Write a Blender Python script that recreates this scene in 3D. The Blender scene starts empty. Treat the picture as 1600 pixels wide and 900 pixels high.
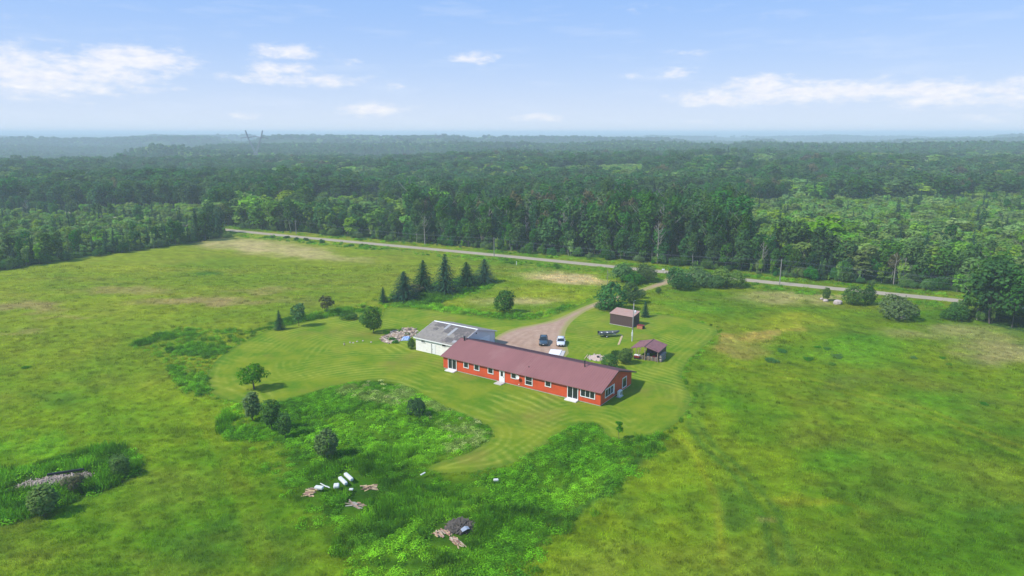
import bpy, math, random
import numpy as np
from mathutils import Vector, Matrix
R = math.radians
sc = bpy.context.scene
# ------------------------------------------------------------------ camera
CH = 45.0; FPX = 1066.7; PITCH = math.atan((450-208)/FPX)
cam_d = bpy.data.cameras.new('camera'); cam = bpy.data.objects.new('camera', cam_d)
sc.collection.objects.link(cam); sc.camera = cam
cam.location = (0, 0, CH); cam.rotation_euler = (R(90)-PITCH, 0, 0)
cam_d.lens = 24; cam_d.sensor_width = 36; cam_d.clip_start = 1; cam_d.clip_end = 60000
# ------------------------------------------------------------------ world
SUNV = Vector((-0.92, -0.38)); SUNV.normalize(); SUNEL = R(47)
SKY = 0.085
w = bpy.data.worlds.new('World'); sc.world = w; w.use_nodes = True
nt = w.node_tree; nt.nodes.clear(); N = nt.nodes.new; L = nt.links.new
def mth(nt, op, a, b=None, c=None, clamp=False):
    n = nt.nodes.new('ShaderNodeMath'); n.operation = op; n.use_clamp = clamp
    for i, v in enumerate((a, b, c)):
        if v is None: continue
        if isinstance(v, (int, float)): n.inputs[i].default_value = v
        else: nt.links.new(v, n.inputs[i])
    return n.outputs[0]
def mixc(nt, f, a, b):
    n = nt.nodes.new('ShaderNodeMix'); n.data_type = 'RGBA'
    for s, v in ((n.inputs[0], f), (n.inputs[6], a), (n.inputs[7], b)):
        if isinstance(v, (int, float)): s.default_value = v
        elif isinstance(v, tuple): s.default_value = (v + (1,))[:4]
        else: nt.links.new(v, s)
    return n.outputs[2]
sky = N('ShaderNodeTexSky'); sky.sky_type = 'NISHITA'; sky.sun_disc = False
sky.sun_elevation = SUNEL; sky.sun_rotation = math.atan2(SUNV.x, SUNV.y)
sky.altitude = 300; sky.air_density = 1.0; sky.dust_density = 0.6; sky.ozone_density = 2.0
tc = N('ShaderNodeTexCoord'); sx = N('ShaderNodeSeparateXYZ'); L(tc.outputs['Generated'], sx.inputs[0])
az = mth(nt, 'ARCTAN2', sx.outputs[0], sx.outputs[1]); el = mth(nt, 'ARCSINE', sx.outputs[2])
# pale veil of haze that thickens towards the horizon, the same all round
elc = mth(nt, 'MAXIMUM', el, 0.0)
veil = mth(nt, 'MULTIPLY', mth(nt, 'EXPONENT', mth(nt, 'MULTIPLY', elc, -8.6)), 0.98)
K = 1/SKY
base = mixc(nt, 0.7, sky.outputs[0], (0.19*K, 0.47*K, 1.05*K))
c1 = mixc(nt, veil, base, (0.72*K, 0.78*K, 0.88*K))
cxy = N('ShaderNodeCombineXYZ'); L(az, cxy.inputs[0]); L(el, cxy.inputs[1])
def noise(nt, vec, scale, detail=6, rough=.6, stretch=(1, 1, 1)):
    m = nt.nodes.new('ShaderNodeMapping'); m.inputs['Scale'].default_value = stretch; nt.links.new(vec, m.inputs[0])
    n = nt.nodes.new('ShaderNodeTexNoise'); n.inputs['Scale'].default_value = scale; n.inputs['Detail'].default_value = detail
    n.inputs['Roughness'].default_value = rough; nt.links.new(m.outputs[0], n.inputs[0]); return n.outputs[0]
cn = noise(nt, cxy.outputs[0], 34, 8, .62, (1, 2.6, 1))
cn2 = noise(nt, cxy.outputs[0], 9, 3, .5, (1, 4, 1))
CL = [(40,132,75,30,1),(110,140,95,26,1),(180,128,95,26,1),(240,113,80,18,1.1),(60,152,110,14,.7),(150,152,110,12,.7),(6,122,40,20,.8),
      (466,96,52,11,1),(455,119,50,10,1),(440,132,70,10,.9),(510,135,90,10,.75),(560,107,26,7,.6),(620,142,30,6,.6),(590,174,55,10,1.1),(400,185,45,6,.6),(300,149,16,5,.6),
      (742,100,44,8,.9),(838,185,46,7,.9),(1070,96,45,6,.5),(1050,122,32,8,.8),(990,126,80,6,.45),(1015,35,75,8,.32),(1185,55,60,8,.3),
      (1180,143,60,14,1.15),(1120,158,90,12,1),(1240,153,110,15,1.1),(1330,150,80,13,1),(1430,157,70,17,1.1),(1480,168,60,9,.8),(1570,155,60,14,.9),(1600,168,80,12,.8),(1530,190,90,8,.5),(1080,193,40,5,.4),(100,72,150,5,.25),(1290,75,60,7,.22)]
mask = None
for (px, py, rx, ry, s) in CL:
    a0 = math.atan((px-800)/FPX); e0 = (208-py)/FPX; 
    dx = mth(nt, 'MULTIPLY', mth(nt, 'SUBTRACT', az, a0), FPX/rx); dy = mth(nt, 'MULTIPLY', mth(nt, 'SUBTRACT', el, e0), FPX/(ry*1.15))
    q = mth(nt, 'ADD', mth(nt, 'MULTIPLY', dx, dx), mth(nt, 'MULTIPLY', dy, dy))
    v = mth(nt, 'MULTIPLY', mth(nt, 'EXPONENT', mth(nt, 'MULTIPLY', q, -1.0)), s)
    mask = v if mask is None else mth(nt, 'MAXIMUM', mask, v)
# the same kind of low scattered cloud on round the rest of the horizon
band = mth(nt, 'EXPONENT', mth(nt, 'MULTIPLY', mth(nt, 'POWER', mth(nt, 'MULTIPLY', mth(nt, 'SUBTRACT', el, .08), 14), 2), -1))
away = mth(nt, 'MULTIPLY', mth(nt, 'SUBTRACT', mth(nt, 'ABSOLUTE', az), .68), 12, clamp=True)
gen = mth(nt, 'MULTIPLY', mth(nt, 'MULTIPLY', mth(nt, 'SUBTRACT', cn2, .5), 5, clamp=True), mth(nt, 'MULTIPLY', band, away))
mask = mth(nt, 'MAXIMUM', mask, gen)
d = mth(nt, 'ADD', mask, mth(nt, 'MULTIPLY', mth(nt, 'SUBTRACT', cn, .5), 1.9))
mr = N('ShaderNodeMapRange'); mr.interpolation_type = 'SMOOTHSTEP'; L(d, mr.inputs[0]); mr.inputs[1].default_value = .22; mr.inputs[2].default_value = 1.15
dens = mth(nt, 'MULTIPLY', mth(nt, 'MULTIPLY', mr.outputs[0], mth(nt, 'MULTIPLY', mask, 2.5, clamp=True)), .86)
wisp = mth(nt, 'MULTIPLY', mth(nt, 'SUBTRACT', noise(nt, cxy.outputs[0], 7, 7, .6, (1, 6, 1)), .52), 1.2, clamp=True)
c2 = mixc(nt, mth(nt, 'MULTIPLY', wisp, .8), c1, (0.78*K, 0.84*K, 0.96*K))
ccol = mixc(nt, mth(nt, 'MULTIPLY', mth(nt, 'SUBTRACT', noise(nt, cxy.outputs[0], 60, 5, .6, (1, 2, 1)), .3), 2, clamp=True), (0.78*K, 0.80*K, 0.90*K), (0.99*K, 0.955*K, 0.93*K))
c3 = mixc(nt, dens, c2, ccol)
bg = N('ShaderNodeBackground'); L(c3, bg.inputs[0]); bg.inputs[1].default_value = SKY
wo = N('ShaderNodeOutputWorld'); L(bg.outputs[0], wo.inputs[0])
# ------------------------------------------------------------------ sun, exposure
sd = bpy.data.lights.new('sun', 'SUN'); sd.energy = 4.6; sd.angle = R(0.9); sd.color = (1, .95, .87)
so = bpy.data.objects.new('sun', sd); sc.collection.objects.link(so); so.location = (-60, -30, 90)
so.rotation_euler = Vector((SUNV.x*math.cos(SUNEL), SUNV.y*math.cos(SUNEL), math.sin(SUNEL))).to_track_quat('Z', 'Y').to_euler()
sc.view_settings.view_transform = 'Standard'; sc.view_settings.look = 'None'; sc.view_settings.gamma = 1
sc.view_settings.exposure = 0.16; sc.view_settings.use_curve_mapping = False
sc.render.engine = 'CYCLES'; sc.cycles.use_denoising = True
sc.cycles.max_bounces = 5; sc.cycles.diffuse_bounces = 2; sc.cycles.glossy_bounces = 2; sc.cycles.volume_bounces = 1
sc.cycles.transmission_bounces = 3; sc.cycles.transparent_max_bounces = 6
sc.cycles.use_adaptive_sampling = True; sc.cycles.adaptive_threshold = 0.01

rng = np.random.default_rng(7); rnd = random.Random(5)
# ------------------------------------------------------------------ mapping of the photo's ground onto the place
def G(x, y, z=0.0):
    u = (x-800)/FPX; v = (450-y)/FPX
    dz = -math.sin(PITCH)+v*math.cos(PITCH); t = (z-CH)/dz
    return (u*t, (math.cos(PITCH)+v*math.sin(PITCH))*t)
def ppm(X, Y): return FPX/(Y*math.cos(PITCH)+CH*math.sin(PITCH))
def GP(pts): return np.array([G(*p) for p in pts])
def sstep(a, b, x):
    t = np.clip((x-a)/(b-a), 0, 1); return t*t*(3-2*t)
def vnoise(x, y, seed=0):
    xi = np.floor(x); yi = np.floor(y); fx = x-xi; fy = y-yi
    fx = fx*fx*(3-2*fx); fy = fy*fy*(3-2*fy)
    def h(a, b):
        n = np.sin(a*127.1+b*311.7+seed*74.7)*43758.5453; return n-np.floor(n)
    return (h(xi, yi)*(1-fx)+h(xi+1, yi)*fx)*(1-fy)+(h(xi, yi+1)*(1-fx)+h(xi+1, yi+1)*fx)*fy
def fbm(x, y, seed=0, o=4):
    s = 0; a = .5; t = 0
    for i in range(o):
        s = s+a*vnoise(x*2**i, y*2**i, seed+i); t += a; a *= .55
    return s/t
def inside(P, x, y):
    c = np.zeros(np.shape(x), bool); n = len(P)
    for i in range(n):
        x1, y1 = P[i]; x2, y2 = P[(i+1) % n]
        if y1 == y2: continue
        k = ((y1 > y) != (y2 > y)) & (x < (x2-x1)*(y-y1)/(y2-y1)+x1); c ^= k
    return c
def nearest(P, x, y, closed=True):
    best = np.full(np.shape(x), 1e18); bx = np.zeros_like(best); by = np.zeros_like(best); n = len(P)
    for i in range(n if closed else n-1):
        x1, y1 = P[i]; x2, y2 = P[(i+1) % n]; dx = x2-x1; dy = y2-y1; l = dx*dx+dy*dy+1e-9
        t = np.clip(((x-x1)*dx+(y-y1)*dy)/l, 0, 1); qx = x1+t*dx; qy = y1+t*dy; dd = (x-qx)**2+(y-qy)**2
        k = dd < best; best = np.where(k, dd, best); bx = np.where(k, qx, bx); by = np.where(k, qy, by)
    return np.sqrt(best), bx, by
def sdist(P, x, y):   # > 0 inside
    d = nearest(P, x, y)[0]; return np.where(inside(P, x, y), d, -d)
def smooth(P, n=2, closed=True):
    P = np.array(P, float)
    for _ in range(n):
        if closed: Q = np.roll(P, -1, 0); P = np.stack([.75*P+.25*Q, .25*P+.75*Q], 1).reshape(-1, 2)
        else:
            A, B = P[:-1], P[1:]; P = np.vstack([P[:1], np.stack([.75*A+.25*B, .25*A+.75*B], 1).reshape(-1, 2), P[-1:]])
    return P
LAWN = smooth(GP([(322,592),(328,574),(345,556),(375,536),(410,519),(450,508),(500,498),(540,491),(562,486),(568,500),(596,500),(600,483),(610,480),(650,482),(700,488),(750,496),(800,501),(840,499),(875,489),(905,476),(934,464),(950,467),(938,482),(960,484),(1005,488),(1050,493),(1090,502),(1116,511),(1124,518),(1113,530),(1092,548),(1070,570),(1063,590),(1074,608),(1083,628),(1070,650),(1048,668),(1020,684),(985,688),(950,688),(935,664),(905,661),(870,681),(840,703),(800,726),(750,737),(700,740),(672,738),(668,728),(720,712),(748,700),(768,680),(765,668),(740,655),(700,641),(660,620),(622,599),(592,592),(540,600),(500,611),(450,627),(400,634),(350,627),(326,610)]))
WEED = smooth(GP([(385,650),(400,637),(450,627),(500,611),(540,600),(592,592),(622,599),(660,620),(700,641),(740,655),(765,668),(768,680),(748,700),(720,712),(668,728),(672,738),(700,740),(750,737),(800,726),(840,703),(870,681),(905,661),(935,664),(950,688),(1015,690),(990,722),(945,762),(890,805),(830,850),(780,930),(600,930),(545,860),(500,815),(455,770),(440,740),(430,700),(400,680)]))
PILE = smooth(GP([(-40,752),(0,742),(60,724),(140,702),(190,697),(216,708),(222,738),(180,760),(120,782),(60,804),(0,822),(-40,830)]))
DRIVE = smooth(GP([(752,548),(772,527),(800,513),(840,506),(872,498),(900,484),(926,473.5),(952,465),(985,456),(1010,448),(1028,441.5),(1040,435),(1048,430),(1052,424),(1090,428),(1062,437),(1046,444),(1030,448),(1005,456.5),(975,466),(945,476),(920,484),(902,495),(888,508),(882,522),(886,540),(890,556),(860,566),(800,560)]), 1)
HEDGE = smooth(GP([(192,545),(235,522),(290,512),(345,518),(400,512),(440,501),(500,488),(545,480),(585,468),(640,456),(700,436),(770,432),(775,450),(730,463),(660,480),(606,483),(596,500),(562,488),(500,500),(450,510),(410,521),(375,538),(345,558),(328,576),(322,594),(330,618),(290,622),(270,590),(255,560)]))
EDGEB = smooth(GP([(600,472),(650,474),(700,479),(750,487),(800,492),(850,490),(880,478),(905,476),(875,489),(840,499.5),(800,502),(750,497),(700,489),(650,483),(600,481)]))
SHRUBW = smooth(GP([(505,612),(592,592),(622,599),(660,620),(700,641),(740,655),(765,668),(768,680),(748,700),(700,720),(690,700),(700,670),(640,640),(560,625)]))
RC = GP([(230,346),(350,359),(500,373.5),(650,387),(800,401),(950,416),(1165,437.5),(1300,450.5),(1500,470),(1700,490)])
t0 = RC[1]-RC[0]; RC[0] = RC[1]-t0/np.linalg.norm(t0)*160; t1 = RC[-1]-RC[-2]; RC = np.vstack([RC, RC[-1]+t1/np.linalg.norm(t1)*80])
RC = smooth(RC, 2, False)
def offs(P, o):
    T = np.gradient(P, axis=0); T /= np.linalg.norm(T, axis=1)[:, None]; return P+np.stack([-T[:, 1], T[:, 0]], 1)*o
ROAD = np.vstack([offs(RC, -2.5), offs(RC, 2.5)[::-1]])
VERGE = np.vstack([offs(RC, -13), offs(RC, 9)[::-1]])
# far side of the road: positive
FORB = GP([(-500,300),(300,352),(352,354),(420,359),(520,368),(660,380),(760,388),(850,397),(960,405),(1060,414),(1150,423),(1250,434),(1400,447),(1500,457),(1600,467),(2400,540)])
# field side wood on the left, and the clump at the right edge
LEFTW = GP([(-500,480),(-200,449),(0,424),(60,413),(120,404),(200,394),(260,385),(300,379),(340,373),(352,366),(345,356),(300,351),(-300,300),(-900,300)])
RIGHTW = GP([(1496,482),(1520,500),(1560,512),(1600,521),(1800,560),(2100,600),(2100,530),(1700,487),(1560,478)])
def fy_at(x, y):   # > 0 beyond the front edge of the wood behind the road
    return np.interp(x, *zip(*sorted((p[0], p[1]) for p in FORB)))
def height(x, y):
    r = np.hypot(x, y); az_ = np.arctan2(x, np.maximum(y, 1)); rt = sstep(-.16, -.06, az_+.05*(fbm(r/300, x/400, 2, 2)-.5))
    a = sstep(400, 620, r)
    h = a*22*(fbm(x/330, y/170, 3, 3)-.52)
    # the land falls away beyond the first wood on the left, and only past a broad ridge on the right
    drop = (1-rt)*sstep(1020, 1300, r)+rt*sstep(1750, 2300, r)
    h = h+rt*10*np.exp(-((r-1560)/230)**2)+rt*6*np.exp(-((r-900)/120)**2)*fbm(x/200, y/200, 5, 2)
    h = h*(1-drop)+drop*(-40+52*fbm(x/900, y/420, 9, 3)+26*sstep(.56, .7, fbm(x/500, y/330, 15, 2)))
    c = sstep(6500, 13000, r); h = h*(1-c)+c*(-14+96*fbm(x/2600, y/1200, 21, 4))
    return np.minimum(h, 43)
# ------------------------------------------------------------------ materials
def newmat(name):
    m = bpy.data.materials.new(name); m.use_nodes = True; t = m.node_tree; t.nodes.clear()
    o = t.nodes.new('ShaderNodeOutputMaterial'); b = t.nodes.new('ShaderNodeBsdfPrincipled'); t.links.new(b.outputs[0], o.inputs[0])
    return m, t, b, o
def mat(name, col, rough=.8, var=.15, scale=3, bump=0, metal=0, spec=.3, col2=None, f2=.5, st=(1, 1, 1)):
    m, t, b, o = newmat(name); tc = t.nodes.new('ShaderNodeTexCoord')
    n = noise(t, tc.outputs['Object'], scale, 6, .65, st)
    lo = tuple(c*(1-var) for c in col); hi = tuple(min(1, c*(1+var)) for c in col)
    f = mth(t, 'MULTIPLY_ADD', n, 2.2, -.6, clamp=True); c = mixc(t, f, lo, hi)
    if col2:
        n2 = noise(t, tc.outputs['Object'], scale*.45, 7, .7, st); g = mth(t, 'MULTIPLY_ADD', n2, 9, -9*f2, clamp=True); c = mixc(t, g, c, col2)
    t.links.new(c, b.inputs['Base Color']); b.inputs['Roughness'].default_value = rough; b.inputs['Metallic'].default_value = metal
    b.inputs['Specular IOR Level'].default_value = spec
    if bump:
        bn = t.nodes.new('ShaderNodeBump'); bn.inputs['Strength'].default_value = bump; bn.inputs['Distance'].default_value = .05
        t.links.new(noise(t, tc.outputs['Object'], scale*4, 5, .7, st), bn.inputs['Height']); t.links.new(bn.outputs[0], b.inputs['Normal'])
    return m
def leafmat(name, c1, c2, trans=.25, rv=.35):
    """foliage: tone attribute mixes two leaf colours, each plant a little lighter or darker than the next"""
    m, t, b, o = newmat(name)
    at = t.nodes.new('ShaderNodeAttribute'); at.attribute_name = 'tone'
    c = mixc(t, at.outputs['Fac'], c1, c2)
    oi = t.nodes.new('ShaderNodeObjectInfo'); hv = t.nodes.new('ShaderNodeHueSaturation')
    t.links.new(mth(t, 'MULTIPLY_ADD', oi.outputs['Random'], rv*2, 1-rv), hv.inputs['Value'])
    t.links.new(mth(t, 'MULTIPLY_ADD', mth(t, 'FRACT', mth(t, 'MULTIPLY', oi.outputs['Random'], 37.3)), .05, .475), hv.inputs['Hue'])
    t.links.new(mth(t, 'MULTIPLY_ADD', mth(t, 'FRACT', mth(t, 'MULTIPLY', oi.outputs['Random'], 91.7)), .3, .85), hv.inputs['Saturation'])
    t.links.new(c, hv.inputs['Color']); t.links.new(hv.outputs[0], b.inputs['Base Color'])
    b.inputs['Roughness'].default_value = .8; b.inputs['Specular IOR Level'].default_value = .05
    tr = t.nodes.new('ShaderNodeBsdfTranslucent'); t.links.new(hv.outputs[0], tr.inputs[0])
    mx = t.nodes.new('ShaderNodeMixShader'); mx.inputs[0].default_value = trans
    t.links.new(b.outputs[0], mx.inputs[1]); t.links.new(tr.outputs[0], mx.inputs[2]); t.links.new(mx.outputs[0], o.inputs[0])
    return m
def tintmat(name, gain=1.0, trans=.3):
    m, t, b, o = newmat(name)
    at = t.nodes.new('ShaderNodeAttribute'); at.attribute_name = 'tint'; at.attribute_type = 'INSTANCER'
    tn = t.nodes.new('ShaderNodeAttribute'); tn.attribute_name = 'tone'
    hv = t.nodes.new('ShaderNodeHueSaturation'); t.links.new(at.outputs['Color'], hv.inputs['Color'])
    t.links.new(mth(t, 'MULTIPLY_ADD', tn.outputs['Fac'], .7*gain, .65*gain), hv.inputs['Value'])
    t.links.new(hv.outputs[0], b.inputs['Base Color']); b.inputs['Roughness'].default_value = .9; b.inputs['Specular IOR Level'].default_value = .0
    tr = t.nodes.new('ShaderNodeBsdfTranslucent'); t.links.new(hv.outputs[0], tr.inputs[0])
    mx = t.nodes.new('ShaderNodeMixShader'); mx.inputs[0].default_value = trans
    t.links.new(b.outputs[0], mx.inputs[1]); t.links.new(tr.outputs[0], mx.inputs[2]); t.links.new(mx.outputs[0], o.inputs[0])
    return m
M = {}
M['aspen'] = leafmat('aspen_leaves', (.026,.098,.016), (.082,.205,.032))
M['oak'] = leafmat('broad_leaves', (.020,.080,.018), (.085,.205,.036))
M['young'] = leafmat('young_leaves', (.13,.27,.035), (.29,.45,.075), .42)
M['needle'] = leafmat('spruce_needles', (.014,.052,.024), (.036,.10,.038), .12, .2)
M['olive'] = leafmat('willow_leaves', (.055,.14,.030), (.18,.29,.08), .25, .15)
M['apple'] = leafmat('apple_leaves', (.045,.16,.014), (.11,.30,.025), .3, .1)
M['dark'] = leafmat('dark_shrub_leaves', (.036,.11,.020), (.12,.24,.042), .2, .15)
M['rust'] = leafmat('browning_leaves', (.07,.085,.03), (.17,.15,.07), .25, .25)
M['bark'] = mat('bark', (.10,.085,.07), .95, .3, 6)
M['palebark'] = mat('aspen_bark', (.30,.29,.25), .9, .35, 4)
M['dead'] = mat('dead_wood', (.30,.275,.235), .9, .25, 4)
M['tuft'] = tintmat('grass_blades', 1.6, .4); M['weedleaf'] = tintmat('weed_leaves', 2.1, .4)
# ------------------------------------------------------------------ object helpers
C = sc.collection
def fast_mesh(name, V, F, mats, tone=None, mi=None, smooth_=False):
    me = bpy.data.meshes.new(name); V = np.asarray(V, np.float32); k = F.shape[1]
    me.vertices.add(len(V)); me.vertices.foreach_set('co', V.ravel())
    me.loops.add(F.size); me.loops.foreach_set('vertex_index', F.astype(np.int32).ravel())
    me.polygons.add(len(F)); me.polygons.foreach_set('loop_start', np.arange(0, F.size, k, dtype=np.int32))
    for m in mats: me.materials.append(m)
    if mi is not None: me.polygons.foreach_set('material_index', mi.astype(np.int32))
    me.update(calc_edges=True)
    if smooth_: me.polygons.foreach_set('use_smooth', np.ones(len(F), bool))
    if tone is not None:
        a = me.attributes.new('tone', 'FLOAT', 'FACE'); a.data.foreach_set('value', np.asarray(tone, np.float32))
    me.validate(); return me
class MB:
    def __init__(s): s.v = []; s.f = []
    def add(s, vs, fs):
        o = len(s.v); s.v += [tuple(v) for v in vs]; s.f += [tuple(i+o for i in f) for f in fs]; return s
    def box(s, x0, y0, z0, x1, y1, z1):
        return s.add([(x0,y0,z0),(x1,y0,z0),(x1,y1,z0),(x0,y1,z0),(x0,y0,z1),(x1,y0,z1),(x1,y1,z1),(x0,y1,z1)],
                     [(0,3,2,1),(4,5,6,7),(0,1,5,4),(1,2,6,5),(2,3,7,6),(3,0,4,7)])
    def prism(s, prof, x0, x1):   # prof in (y, z), extruded along x
        n = len(prof); vs = [(x0, a, b) for a, b in prof]+[(x1, a, b) for a, b in prof]
        return s.add(vs, [tuple(range(n))[::-1], tuple(range(n, 2*n))]+[(i, (i+1) % n, n+(i+1) % n, n+i) for i in range(n)])
    def tube(s, pts, rad, n=6, cap=True):
        pts = [Vector(p) for p in pts]; rad = rad if hasattr(rad, '__len__') else [rad]*len(pts); o = len(s.v)
        for i, p in enumerate(pts):
            d = (pts[min(i+1, len(pts)-1)]-pts[max(i-1, 0)]).normalized(); u = d.orthogonal().normalized()
            if i and u.dot(pu) < 0: pass
            if i: u = (pu-d*pu.dot(d)).normalized()
            pu = u; v = d.cross(u)
            for k in range(n):
                a = 2*math.pi*k/n; s.v.append(tuple(p+(u*math.cos(a)+v*math.sin(a))*rad[i]))
        for i in range(len(pts)-1):
            for k in range(n): s.f.append((o+i*n+k, o+i*n+(k+1) % n, o+(i+1)*n+(k+1) % n, o+(i+1)*n+k))
        if cap: s.f.append(tuple(o+k for k in range(n))[::-1]); s.f.append(tuple(o+(len(pts)-1)*n+k for k in range(n)))
        return s
    def disc(s, c, ax, r, t, n=14):
        c = Vector(c); ax = Vector(ax).normalized(); return s.tube([c-ax*t/2, c+ax*t/2], r, n)
    def build(s, name, m, parent=None, sm=False, bevel=0):
        me = bpy.data.meshes.new(name); me.from_pydata(s.v, [], s.f); me.update()
        for x in (m if isinstance(m, (list, tuple)) else [m]): me.materials.append(x)
        if sm: me.polygons.foreach_set('use_smooth', [True]*len(me.polygons))
        o = bpy.data.objects.new(name, me); C.objects.link(o)
        if parent: o.parent = parent
        if bevel:
            b = o.modifiers.new('bevel', 'BEVEL'); b.width = bevel; b.segments = 2; b.limit_method = 'ANGLE'
        return o
def tag(o, label=None, cat=None, group=None, kind=None):
    for k, v in (('label', label), ('category', cat), ('group', group), ('kind', kind)):
        if v: o[k] = v
    return o
def thing(name, label, cat, loc=(0, 0, 0), rz=0, group=None, s=1):
    o = bpy.data.objects.new(name, None); C.objects.link(o); o.empty_display_size = .3
    o.location = loc; o.rotation_euler = (0, 0, rz); o.scale = (s, s, s); return tag(o, label, cat, group)
def link(name, me, parent=None):
    o = bpy.data.objects.new(name, me); C.objects.link(o); o.parent = parent; return o
def B(x0, y0, z0, x1, y1, z1, name, m, parent, bevel=0): return MB().box(x0, y0, z0, x1, y1, z1).build(name, m, parent, bevel=bevel)
# ------------------------------------------------------------------ tint of the grass cover
G1 = np.array((.095,.215,.006)); G2 = np.array((.165,.215,.007)); G3 = np.array((.048,.125,.006)); G4 = np.array((.16,.165,.022)); DRY = np.array((.36,.28,.12)); RED = np.array((.26,.17,.08))
def EL(px, py, rx, ry, s, col, rot=0): 
    c = G(px, py); a = np.array(G(px+rx, py-rx*math.tan(R(rot))))-c; b = np.array(G(px, py-ry))-c
    return (np.array(c), np.linalg.inv(np.array([a, b]).T), s, np.array(col))
YG = (.22,.235,.012); BR = (.085,.22,.008); DK = (.035,.105,.012)
PATCH = [EL(430,388,110,12,.75,DRY,-6),EL(360,380,60,10,.5,DRY),EL(520,400,80,6,.4,DRY,-8),EL(880,434,75,9,.95,DRY,-5),EL(835,460,90,12,.6,YG),EL(800,470,70,9,.5,DRY),
 EL(1195,522,70,9,.8,(.30,.22,.05),18),EL(1240,500,80,12,.6,YG),EL(1260,465,120,8,.45,DRY),EL(1160,548,50,10,.5,(.26,.2,.05)),EL(1560,545,90,22,.55,(.28,.22,.10)),EL(1480,520,120,12,.35,DRY),
 EL(40,480,80,8,.6,RED),EL(180,455,110,6,.4,RED),EL(20,520,60,6,.35,RED),EL(300,472,90,5,.45,RED),EL(110,495,70,5,.3,RED),EL(380,470,110,7,.35,RED),EL(400,455,60,4,.35,RED),
 EL(50,702,75,20,.7,(.125,.27,.010)),EL(1340,545,110,22,.55,BR),EL(1420,640,120,30,.3,BR),EL(1150,815,75,55,.6,DK),EL(1320,592,70,12,.5,(.09,.11,.02)),
 EL(65,622,60,12,.45,DK),EL(640,575,200,30,.2,YG),EL(1290,720,90,22,.4,BR),EL(1300,790,60,12,.5,YG),EL(1240,832,22,9,.8,(.28,.24,.06)),EL(1560,800,60,25,.4,DK),EL(330,855,120,30,.35,DK),
 EL(270,760,150,35,.3,(.17,.20,.02)),EL(700,850,0.1,0.1,0,BR),EL(330,427,28,3.5,.9,DK),EL(1000,800,60,30,.4,DK),EL(1480,740,160,50,.3,(.13,.17,.015)),EL(960,870,90,30,.35,(.16,.2,.02)),EL(180,640,130,30,.25,BR),EL(200,420,120,8,.3,YG),EL(1080,480,60,8,.5,BR)]
LINES = [(GP([(1030,690),(990,725),(940,770),(880,815),(820,860)]),.7,DK,.55),(GP([(1095,600),(1075,660),(1100,700),(1150,745),(1190,800),(1210,880)]),.5,DK,.4),(GP([(1110,600),(1090,660),(1118,700),(1170,742),(1215,800),(1240,880)]),.5,DK,.35),
 (GP([(300,640),(350,720),(380,800),(400,880)]),.5,YG,.15),(GP([(315,640),(368,720),(400,800),(422,880)]),.5,YG,.12),(GP([(700,760),(800,775),(900,785),(960,770)]),.5,DK,.4),(GP([(1130,880),(1120,780),(1080,700),(1060,680)]),.4,YG,.3),
 (GP([(620,795),(720,770),(800,782),(880,800)]),.5,DK,.45),(GP([(1600,700),(1450,640),(1300,600),(1130,560)]),.4,YG,.25),(GP([(1600,712),(1450,650),(1300,608),(1130,568)]),.4,YG,.25)]
def tint(x, y):
    n1 = fbm(x/26, y/26, 1, 4); n2 = fbm(x/7, y/7, 31, 3); n3 = fbm(x/60+y/90, y/48, 55, 3); n4 = fbm(x/3.0, y/3.0, 71, 2)
    c = G1[None]*(1-n4[:, None]*.25)*.85+G2[None]*0
    f = sstep(.34, .68, n1*.7+n2*.3)[:, None]; c = c*(1-f*.75)+G2*f*.75
    f = sstep(.50, .74, n3*.6+n2*.4)[:, None]*.42; c = c*(1-f)+G3*f
    f = sstep(.54, .78, fbm(x/15+9, y/11, 91, 4))[:, None]*.32; c = c*(1-f)+G4*f
    # swaths across the left hay field
    f = (sstep(.5, .75, fbm(x/24, y/3.4, 13, 3))*sstep(150, 190, y)*.5)[:, None]; c = c*(1-f)+G4*f
    f = (sstep(40, -50, x)*sstep(95, 140, y)*.38)[:, None]; c = c*(1-f)+np.array((.19,.195,.016))*f; c = c*(1-.16*sstep(20, 60, x))[:, None]
    wx = x+(fbm(x/8, y/8, 5, 3)-.5)*14; wy = y+(fbm(x/8, y/8, 6, 3)-.5)*14
    for ce, Mi, s, col in PATCH:
        q = Mi@np.stack([wx-ce[0], wy-ce[1]]); k = (1-sstep(.35, 1.25, np.hypot(q[0], q[1]))); k = k*s*(.55+.9*n2); k = np.clip(k, 0, 1)[:, None]; c = c*(1-k)+col*k
    for P, wd, col, s in LINES:
        dd = nearest(P, x, y, False)[0]; k = (np.exp(-(dd/(wd*1.25))**2)*s*1.5*(.5+n2))[:, None]; k = np.clip(k, 0, 1); c = c*(1-k)+np.array(col)*k
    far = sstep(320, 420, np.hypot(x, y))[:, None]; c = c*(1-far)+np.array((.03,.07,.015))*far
    return c*(.7+.6*vnoise(x/1.3, y/1.3, 8))[:, None]
def weedcol(x, y):
    n = fbm(x/9, y/9, 41, 4)[:, None]; n2 = fbm(x/2.5, y/2.5, 47, 2)[:, None]
    a = np.array((.070,.185,.006)); b = np.array((.125,.275,.010)); d = np.array((.026,.085,.008))
    c = a*(1-sstep(.45, .68, n))+b*sstep(.45, .68, n); k = sstep(.5, .75, n2)*.6; c = c*(1-k)+d*k
    return c
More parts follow.
